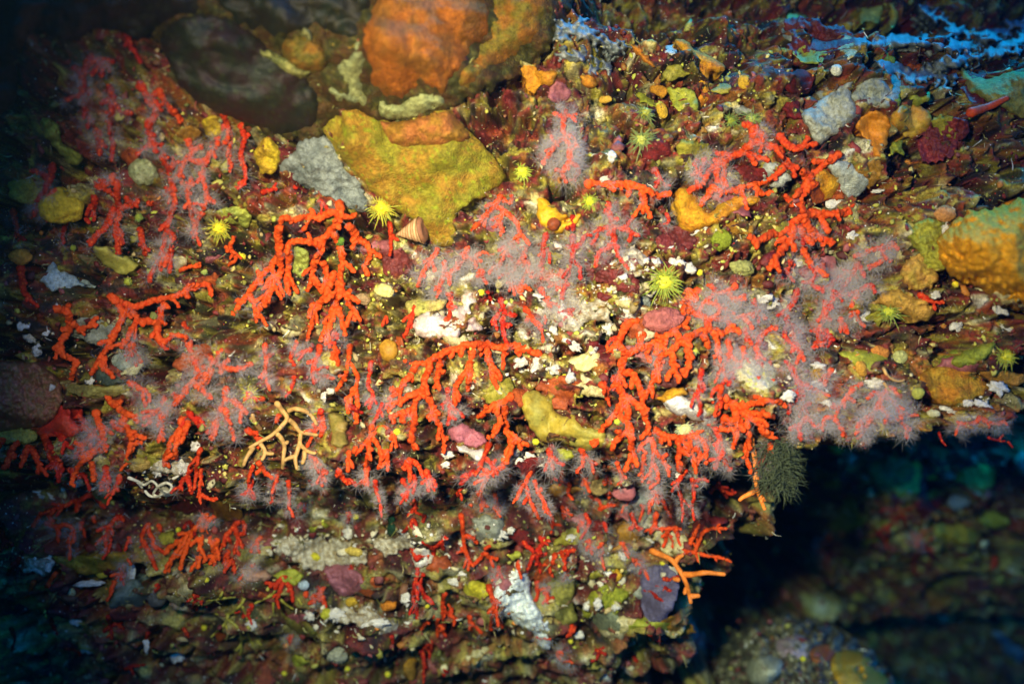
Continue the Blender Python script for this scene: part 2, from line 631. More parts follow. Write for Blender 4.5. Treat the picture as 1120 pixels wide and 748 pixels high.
def polyps_mesh(base, axis, ln, wd, stalk):
    """eight-armed polyps as thin ribbons on stalks; base, axis (N,3), ln (N,)"""
    n = len(base)
    up = np.where(np.abs(axis[:, 2:3]) < 0.9, np.array([[0, 0, 1.0]]), np.array([[1.0, 0, 0]]))
    e1 = np.cross(axis, up); e1 /= np.linalg.norm(e1, axis=1)[:, None]
    e2 = np.cross(axis, e1)
    tip = base + axis * (stalk * ln)[:, None]
    Vs, Fs, o = [], [], 0
    ph = RS.rand(n) * 6.28
    spread = 0.45 + 0.75 * RS.rand(n)
    for k in range(8):
        a = ph + k * math.pi / 4
        rad = np.cos(a)[:, None] * e1 + np.sin(a)[:, None] * e2
        tan = -np.sin(a)[:, None] * e1 + np.cos(a)[:, None] * e2
        d1 = axis * 0.75 + rad * spread[:, None]
        d1 /= np.linalg.norm(d1, axis=1)[:, None]
        d2 = axis * (0.35 - 0.5 * RS.rand(n))[:, None] + rad * spread[:, None]
        d2 /= np.linalg.norm(d2, axis=1)[:, None]
        l = ln * (0.8 + 0.4 * RS.rand(n))
        p0 = tip + rad * (wd * 0.8)[:, None]
        p1 = p0 + d1 * (l * .5)[:, None]
        p2 = p1 + d2 * (l * .6)[:, None]
        q = []
        for p, wv in ((p0, .55), (p1, .75), (p2, .12)):
            q += [p - tan * (wd * wv)[:, None], p + tan * (wd * wv)[:, None]]
        Vs.append(np.stack(q, 1).reshape(-1, 3))
        b = (np.arange(n) * 6)[:, None] + o
        Fs.append(np.concatenate([b + [[0, 1, 3, 2]], b + [[2, 3, 5, 4]]], 0))
        o += n * 6
    q = []
    for p, s_ in ((base - axis * (wd * 1.0)[:, None], 1.0), (tip + axis * (wd * 0.5)[:, None], 0.8)):
        for a in (0, 2.094, 4.189):
            q.append(p + (math.cos(a) * e1 + math.sin(a) * e2) * (wd * s_)[:, None])
    Vs.append(np.stack(q, 1).reshape(-1, 3))
    b = (np.arange(n) * 6)[:, None] + o
    Fs.append(np.concatenate([b + [[0, 1, 4, 3]], b + [[1, 2, 5, 4]], b + [[2, 0, 3, 5]]], 0))
    return np.vstack(Vs), np.vstack(Fs)


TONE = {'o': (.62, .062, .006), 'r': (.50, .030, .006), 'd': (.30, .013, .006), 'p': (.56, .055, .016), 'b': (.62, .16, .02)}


def parse(s):
    out = []
    for b in s.split(';'):
        b = b.strip()
        if b:
            out.append([tuple(float(q) for q in p.split(',')) for p in b.split()])
    return out


POLYPS = [0]


def coral(label, r, pol, tone, spec, lift=11, group="red corals on the reef face", name="red_coral", cat="red coral", t0=None, smooth_skin=False, knob=0.34, stubs=1.0):
    br = parse(spec)
    rx, ry = br[0][0]
    T = face_of(rx, ry) if t0 is None else None
    r = r * (0.61 if r > 3.4 else 0.78)
    allp = [catmull(b, 0.75 if r > 2.6 else 1.0) for b in br]
    tc = np.array(TONE[tone])
    if not smooth_skin and tone in 'or':
        tc = tc + (np.array(TONE['o']) - np.array(TONE['r'])) * (RS.rand() - .5) * .9 * (1 if tone == 'r' else .6)
        tc = tc * (.86 + .22 * RS.rand())
    rt = t0 if t0 is not None else float(look(T, rx, ry))
    if T is not TA and t0 is None:
        lift = lift * 0.75
    rel = P(rx, ry, rt)
    R = root(name, rel)
    tag(R, label, cat, group)
    m = rt / FPX
    done = []
    bases, axes, lens = [], [], []
    for bi, pts in enumerate(allp):
        d = np.hypot(pts[:, 0] - rx, pts[:, 1] - ry)
        lf = (3 + lift * (1 - np.exp(-d / 26.0))) * m
        ph = RS.rand() * 50
        arc = np.concatenate([[0], np.cumsum(np.hypot(*np.diff(pts, axis=0).T))])
        if t0 is None:
            mt = look(T, pts[:, 0], pts[:, 1])
            tt = mt - lf
            sf = look(DM, pts[:, 0], pts[:, 1])
            sf = np.where(sf < mt - 0.10, 9, sf)
            tt = np.minimum(tt, sf - 0.35 * r * m)
            if len(tt) > 9:
                k = np.ones(9) / 9
                tt = np.convolve(np.pad(tt, 4, mode='edge'), k, 'valid')
        else:
            tt = rt - lf
        tt = tt + perlin(arc / 16, ph, 0.3) * 4.5 * m * np.clip(arc / 14, 0, 1)
        # start on the branch it leaves
        if bi and done:
            A = np.vstack(done)
            j = np.argmin(np.hypot(A[:, 0] - pts[0, 0], A[:, 1] - pts[0, 1]))
            if math.hypot(A[j, 0] - pts[0, 0], A[j, 1] - pts[0, 1]) < 12:
                tt = tt + (A[j, 2] - tt[0]) * np.exp(-arc / 9)
        if bi == 0:
            tt[0:3] += np.array([5, 3, 1])[:len(tt[0:3])] * m
        wob = np.clip(arc / 8, 0, 1)
        q = pts.copy()
        if not smooth_skin:
            q[:, 0] += perlin(arc / 9, ph + 7, 1.1) * r * 0.55 * wob
            q[:, 1] += perlin(arc / 9, ph + 17, 2.1) * r * 0.55 * wob
        done.append(np.column_stack([q, tt]))
        C = P(q[:, 0], q[:, 1], tt)
        f = arc / max(arc[-1], 1e-6)
        Rr = r * m * (1.18 - 0.42 * f) * (1.25 - 0.25 * np.clip(arc / 10, 0, 1) if bi == 0 else 1)
        Rr = Rr * (1 + 0.12 * perlin(arc / 7, ph + 3, 4.4))
        pieces = [(C, Rr)]
        nst = 0 if smooth_skin else int(stubs * arc[-1] / 15 + RS.rand() * .9)
        Tn, N, B = frames(C)
        for _ in range(nst):
            i = RS.randint(len(C) // 5, len(C))
            a = RS.rand() * 6.28
            dr = N[i] * math.cos(a) + B[i] * math.sin(a) + Tn[i] * 0.8
            dr[1] = -abs(dr[1]) * .6
            dr /= np.linalg.norm(dr)
            ln = r * m * (1.6 + 4.4 * RS.rand() ** 1.5)
            ss = np.linspace(0, 1, max(4, int(ln / m / 1.2)))[:, None]
            pieces.append((C[i] + dr * ln * ss + np.array([0, 0, -1]) * ln * .25 * ss ** 2, np.full(len(ss), r * m * (.62 + .2 * RS.rand()))))
        geo, kn = [], []
        ns = 12 if r > 2.6 else 8
        for Cc, Rc in pieces:
            if len(Cc) < 4:
                continue
            V, F, D = tube(Cc, Rc, ns)
            if not smooth_skin:
                fr = 1.0 / (1.12 * r * m)
                wv = worley3(V[:, 0] * fr + ph, V[:, 1] * fr, V[:, 2] * fr)
                lo_ = perlin(V[:, 0] * fr * .45, V[:, 1] * fr * .45, V[:, 2] * fr * .45 + ph)
                V = V + D * (r * m * (knob * (0.58 - wv) * 3.0 + .25 * lo_))[:, None]
                kn.append(0.62 - wv)
            else:
                kn.append(np.zeros(len(V)))
            geo.append((V, F))
            if pol:
                L = len(Cc) * (0.75 if r > 2.6 else 1.0)
                n = int(L * pol * 0.9 + RS.rand())
                if n:
                    i = RS.randint(0, len(Cc), n)
                    t_, n_, b_ = frames(Cc)
                    a = RS.rand(n) * 6.28
                    ax = n_[i] * np.cos(a)[:, None] + b_[i] * np.sin(a)[:, None] + t_[i] * (RS.rand(n) - .4)[:, None] * .6
                    ax[:, 1] -= 0.15
                    ax /= np.linalg.norm(ax, axis=1)[:, None]
                    bases.append(Cc[i] + ax * (Rc[i] * .8)[:, None]); axes.append(ax)
                    lens.append(m * (4.6 + 4.4 * RS.rand(n)) * (1 if r > 2.6 else 0.75) * (1.25 + 0.30 * max(0, pol - 1)))
        if not geo:
            continue
        V, F = join(geo)
        cc = tc * (1 + 0.18 * (RS.rand() - .5))
        kv = np.concatenate(kn)[:, None]
        cv = (cc[None, :] + kv * np.array([.10, .07, .012]) * (cc[0] > .5)) * (1 + 0.25 * perlin(V[:, 0] * 260, V[:, 1] * 260, V[:, 2] * 260))[:, None]
        put("stem" if bi == 0 else "branch", V, F, np.clip(cv, 0, 1), M_SMOOTH if smooth_skin else M_CORAL, R)
    if bases:
        b, a, l = np.vstack(bases), np.vstack(axes), np.concatenate(lens)
        V, F = polyps_mesh(b, a, l, np.full(len(b), 0.50 * m), 0.35 + 0.5 * RS.rand(len(b)))
        o = put("polyps", V, F, None, M_POLYP, R, smooth=False)
        o['kind'] = 'stuff'
        POLYPS[0] += len(b)
    return R


def poly_sd(px, py, poly):
    """signed distance (positive inside)"""
    d = np.full(px.shape, 1e9)
    ins = np.zeros(px.shape, bool)
    n = len(poly)
    for i in range(n):
        (x0, y0), (x1, y1) = poly[i], poly[(i + 1) % n]
        dx, dy = x1 - x0, y1 - y0
        k = np.clip(((px - x0) * dx + (py - y0) * dy) / (dx * dx + dy * dy + 1e-9), 0, 1)
        d = np.minimum(d, np.hypot(px - x0 - k * dx, py - y0 - k * dy))
        c = ((y0 > py) != (y1 > py)) & (px < (x1 - x0) * (py - y0) / (y1 - y0 + 1e-12) + x0)
        ins ^= c
    return np.where(ins, d, -d)


def smooth_poly(pts):
    p = np.asarray(pts, float)
    P3 = np.vstack([p[-1:], p, p[:2]])
    out = []
    for i in range(1, len(P3) - 2):
        p0, p1, p2, p3 = P3[i - 1:i + 3]
        for s in (0, .33, .67):
            out.append(0.5 * (2 * p1 + (p2 - p0) * s + (2 * p0 - 5 * p1 + 4 * p2 - p3) * s ** 2 + (3 * p1 - p0 - 3 * p2 + p3) * s ** 3))
    return np.array(out)


def patch_geo(poly, T, c1, c2, w=None, t0=None, lump=1.0, lumpsc=9.0, rag=2.0, pits=(), cs=14.0, c3=None, step=None, backing=False, face=None, pores=0):
    pl = smooth_poly(poly)
    lo, hi = pl.min(0) - 8, pl.max(0) + 8
    st = step or float(np.clip(max(hi - lo) / 80, 1.0, 2.4))
    us, vs = np.arange(lo[0], hi[0], st), np.arange(lo[1], hi[1], st)
    px, py = np.meshgrid(us, vs)
    ph = RS.rand() * 90
    def sdf(x, y):
        return poly_sd(x, y, pl) + perlin(x / 6, y / 6, ph) * rag + perlin(x / 17, y / 17, ph) * rag * 1.2
    sdv = sdf(px, py)
    mk = (sdv < 0) & (sdv > -4 * st)
    qx, qy = px[mk], py[mk]
    for _ in range(6):
        f0 = sdf(qx, qy)
        gx, gy = (sdf(qx + .3, qy) - f0) / .3, (sdf(qx, qy + .3) - f0) / .3
        g2 = np.maximum(gx * gx + gy * gy, .3)
        qx, qy = qx - np.clip(f0 / g2 * gx, -2, 2), qy - np.clip(f0 / g2 * gy, -2, 2)
    px[mk], py[mk] = qx, qy
    mx = max(sdv.max(), 2)
    w = min(w or 14, mx * 0.95)
    h = T * np.sqrt(np.clip(1 - (1 - np.clip(sdv / w, 0, 1)) ** 2, 0, 1))
    h = h + fbm(px / lumpsc, py / lumpsc, ph + 5, 2) * lump * np.clip(sdv / 4, 0, 1)
    h = h + fbm(px / 3.6, py / 3.6, ph + 15, 2) * min(lump, 2) * .38 * np.clip(sdv / 4, 0, 1)
    if pores:
        fq, hq = worley2(px / pores, py / pores, 3)
        h = h - np.where(hq < .4, 3.2 * np.exp(-(fq * pores / 1.7) ** 2), 0) * np.clip(sdv / 5, 0, 1)
    for (qx, qy, qr, qd) in pits:
        h = h - qd * np.exp(-(((px - qx) ** 2 + (py - qy) ** 2) / qr ** 2) ** 2)
    drop = 10 if backing else 6
    h = np.where(sdv < -st, -drop, np.where(sdv < 0, 0, h))
    c = pl.mean(0)
    if t0 is None:
        tb = look(face_of(*c) if face is None else face, px, py)
        if face is not DM:
            tr = look(DSM, px, py)
            dd = np.clip(tb - tr, 0, 1)
            tb = tb - np.minimum(dd, .05) * sm(-dd, -.10, -.06)
    else:
        tb = np.full(px.shape, float(t0))
    t = tb - h * tb / FPX
    V = P(px, py, t).reshape(-1, 3)
    keep = sdv > -2.4 * st
    k4 = keep[:-1, :-1] & keep[1:, :-1] & keep[1:, 1:] & keep[:-1, 1:]
    kk = np.zeros_like(keep); kk[:-1, :-1] = k4
    mixv = np.clip(0.5 + fbm(px / cs, py / cs, ph + 9, 3) * 1.3, 0, 1)[..., None]
    C = np.array(c1) * (1 - mixv) + np.array(c2) * mixv
    if c3 is not None:
        m3 = np.clip(fbm(px / 5, py / 5, ph + 19, 2) * 3 - 0.9, 0, 1)[..., None]
        C = C * (1 - m3) + np.array(c3) * m3
    V, F, C = compact(V, grid_faces(len(us), len(vs), kk), C.reshape(-1, 3))
    return V, F, C


def close_back(V, F, C, depth):
    """give a face-only shape a back of its own"""
    e = {}
    n = len(V)
    Vb = V.copy()
    cen = V.mean(0)
    Vb = cen + (V - cen) * 0.97
    Vb[:, 1] = V[:, 1] + depth
    ed = np.concatenate([F[:, [0, 1]], F[:, [1, 2]], F[:, [2, 3]], F[:, [3, 0]]])
    key = np.sort(ed, 1)
    _, inv, cnt = np.unique(key, axis=0, return_inverse=True, return_counts=True)
    bd = ed[cnt[inv.ravel()] == 1]
    side = np.stack([bd[:, 1], bd[:, 0], bd[:, 0] + n, bd[:, 1] + n], -1)
    return np.vstack([V, Vb]), np.vstack([F, F[:, ::-1] + n, side]), np.vstack([C, C])


POLYS = []


def patch(name, cat, label, poly, T, c1, c2, group=None, mat=None, deep=None, **k):
    if isinstance(poly, str):
        poly = parse(poly)[0]
    POLYS.append(np.array(poly))
    V, F, C = patch_geo(poly, T, c1, c2, backing=deep is not None, **k)
    if deep is not None:
        V, F, C = close_back(V, F, C, deep)
    o = put(name, V, F, np.clip(C, 0, 1), mat or M_SPONGE)
    return tag(o, label, cat, group)


def sphere_geo(nu=14, nv=9):
    a = np.arange(nu) / nu * 2 * math.pi
    b = np.linspace(0.02, math.pi - 0.02, nv)
    V = np.stack([np.outer(np.sin(b), np.cos(a)), np.outer(np.sin(b), np.sin(a)), np.outer(np.cos(b), np.ones(nu))], -1).reshape(-1, 3)
    i = np.arange(nu * nv).reshape(nv, nu)
    F = np.stack([i[:-1], i[1:], np.roll(i, -1, 1)[1:], np.roll(i, -1, 1)[:-1]], -1).reshape(-1, 4)
    return V, F


def depth_at(px, py):
    return float(look(DM, px, py))


def blob_geo(px, py, rx, ry, ang=0, c=(.5, .5, .5), rz=None, noise=0.30, ns=None, out=0.30, t=None, nf=1.1):
    S, F = sphere_geo(*(ns or (24, 16)))
    t = t or min(depth_at(px, py), float(look(face_of(px, py), px, py)) + 0.002)
    m = t / FPX
    rz = rz or 0.75 * min(rx, ry)
    ph = RS.rand() * 40
    r = 1 + noise * perlin(S[:, 0] * nf + ph, S[:, 1] * nf, S[:, 2] * nf) * 1.6 + noise * .6 * perlin(S[:, 0] * 2.6 * nf + ph, S[:, 1] * 2.6 * nf, S[:, 2] * 2.6 * nf) + noise * .35 * perlin(S[:, 0] * 6 * nf + ph, S[:, 1] * 6 * nf, S[:, 2] * 6 * nf)
    S = S * r[:, None]
    ca, sa = math.cos(math.radians(ang)), math.sin(math.radians(ang))
    ax, az = S[:, 0] * rx, S[:, 2] * ry
    dx, dy = ax * ca - az * sa, ax * sa + az * ca
    cen = P(px, py, t - out * rz * m)
    V = cen + np.stack([dx * m, S[:, 1] * rz * m, -dy * m], -1)
    C = np.array(c)[None] * (1 + 0.35 * perlin(S[:, 0] * 3 + ph, S[:, 1] * 3, S[:, 2] * 3))[:, None]
    return V, F, np.clip(C, 0, 1)


def blob(name, cat, label, px, py, rx, ry, ang=0, c=(.5, .5, .5), group=None, mat=None, **k):
    V, F, C = blob_geo(px, py, rx, ry, ang, c, **k)
    return tag(put(name, V, F, C, mat or M_SPONGE), label, cat, group)


def tent_mat():
    m, t, p = new_mat("tentacle_flesh")
    at = t.nodes.new("ShaderNodeAttribute"); at.attribute_name = "Col"
    t.links.new(at.outputs["Color"], p.inputs["Base Color"])
    p.inputs["Roughness"].default_value = .5
    p.inputs["Specular IOR Level"].default_value = .2
    p.inputs["Alpha"].default_value = .62
    p.inputs["Subsurface Weight"].default_value = .3
    p.inputs["Subsurface Scale"].default_value = .001
    return m


M_TENT = tent_mat()


def cup(label, px, py, r, c=(.74, .58, .02), group="yellow cup corals", open_=1.0, cat="cup coral", tone2=None):
    t = depth_at(px, py)
    t = min(t, float(look(face_of(px, py), px, py)) + 0.003)
    m = t / FPX
    r = r * .9
    open_ = open_ * (.75 + .5 * RS.rand())
    R = root("cup_coral", P(px, py, t))
    tag(R, label, cat, group)
    V, F, C = blob_geo(px, py, r * .60, r * .56, 0, c, rz=r * .55, noise=.12, t=t, out=.7)
    put("cup", V, F, C, M_CUP, R)
    ax = np.array([RS.rand() - .5, -1.3, RS.rand() - .5]); ax /= np.linalg.norm(ax)
    e1 = np.cross(ax, [0, 0, 1.0]); e1 /= np.linalg.norm(e1); e2 = np.cross(ax, e1)
    top = P(px, py, t - .62 * r * m)
    V, F, C = blob_geo(px, py, r * .2, r * .15, 0, np.array(c) * 1.1, rz=r * .14, noise=.1, t=t - .98 * r * m, out=0)
    put("mouth", V, F, C, M_CUP, R)
    open_ = open_ * (.45 if r < 8.2 else 1)
    n = int(np.clip(r * 6.5, 24, 120))
    geo = []
    for k in range(n):
        a = k / n * 6.283 + RS.rand() * .15
        ring = (k % 3) / 2.0
        rad = e1 * math.cos(a) + e2 * math.sin(a)
        p0 = top + rad * r * m * (.22 + .2 * ring)
        ln = r * m * (.26 + .38 * RS.rand()) * open_
        d = rad * (.55 + .6 * ring) + ax * (.9 - .7 * ring)
        d /= np.linalg.norm(d)
        ss = np.linspace(0, 1, 6)[:, None]
        Cc = p0 + d * ln * ss + (rad * .35 + np.array([0, 0, -.3]) + RS.normal(size=3) * .45) * ln * ss ** 2
        rr = m * (0.34 + r * .022) * np.array([1.1, 1, .9, .8, .75, .9])
        v, f, _ = tube(Cc, rr, 5)
        geo.append((v, f))
    V, F = join(geo)
    cc = np.array(tone2 if tone2 is not None else c) * np.array([.72, .84, 1.2]) + np.array([.02, .03, .03])
    o = put("tentacles", V, F, np.clip(cc, 0, 1), M_TENT, R)
    o['kind'] = 'stuff'
    return R


def refresh_depth(objs):
    """add these objects' surfaces to the depth table"""
    global DM
    for o in objs:
        n = len(o.data.vertices)
        a = np.empty(n * 3, np.float32); o.data.vertices.foreach_get("co", a)
        CAND.append(a.reshape(-1, 3) + np.array(o.location[:], np.float32))
    D = depth_table()
    f = shift_min(D)
    D = np.where(D > f + 0.03, f, D)
    f = shift_min(D)
    DM = np.where(D > 5, f, D)


def blurred(k=4):
    D = np.minimum(DM, 1.6)
    P2 = np.pad(D, k, mode='edge')
    return np.mean([P2[a:a + NH, b:b + NW] for a in range(2 * k + 1) for b in range(2 * k + 1)], 0)


def rnd(n, regions=None):
    if regions is None:
        return RS.rand(n) * 1180 - 30, RS.rand(n) * 800 - 30
    w_ = np.array([r[4] for r in regions], float)
    k = RS.choice(len(regions), n, p=w_ / w_.sum())
    R = np.array([r[:4] for r in regions], float)[k]
    return R[:, 0] + RS.normal(size=n) * R[:, 2] * .5, R[:, 1] + RS.normal(size=n) * R[:, 3] * .5



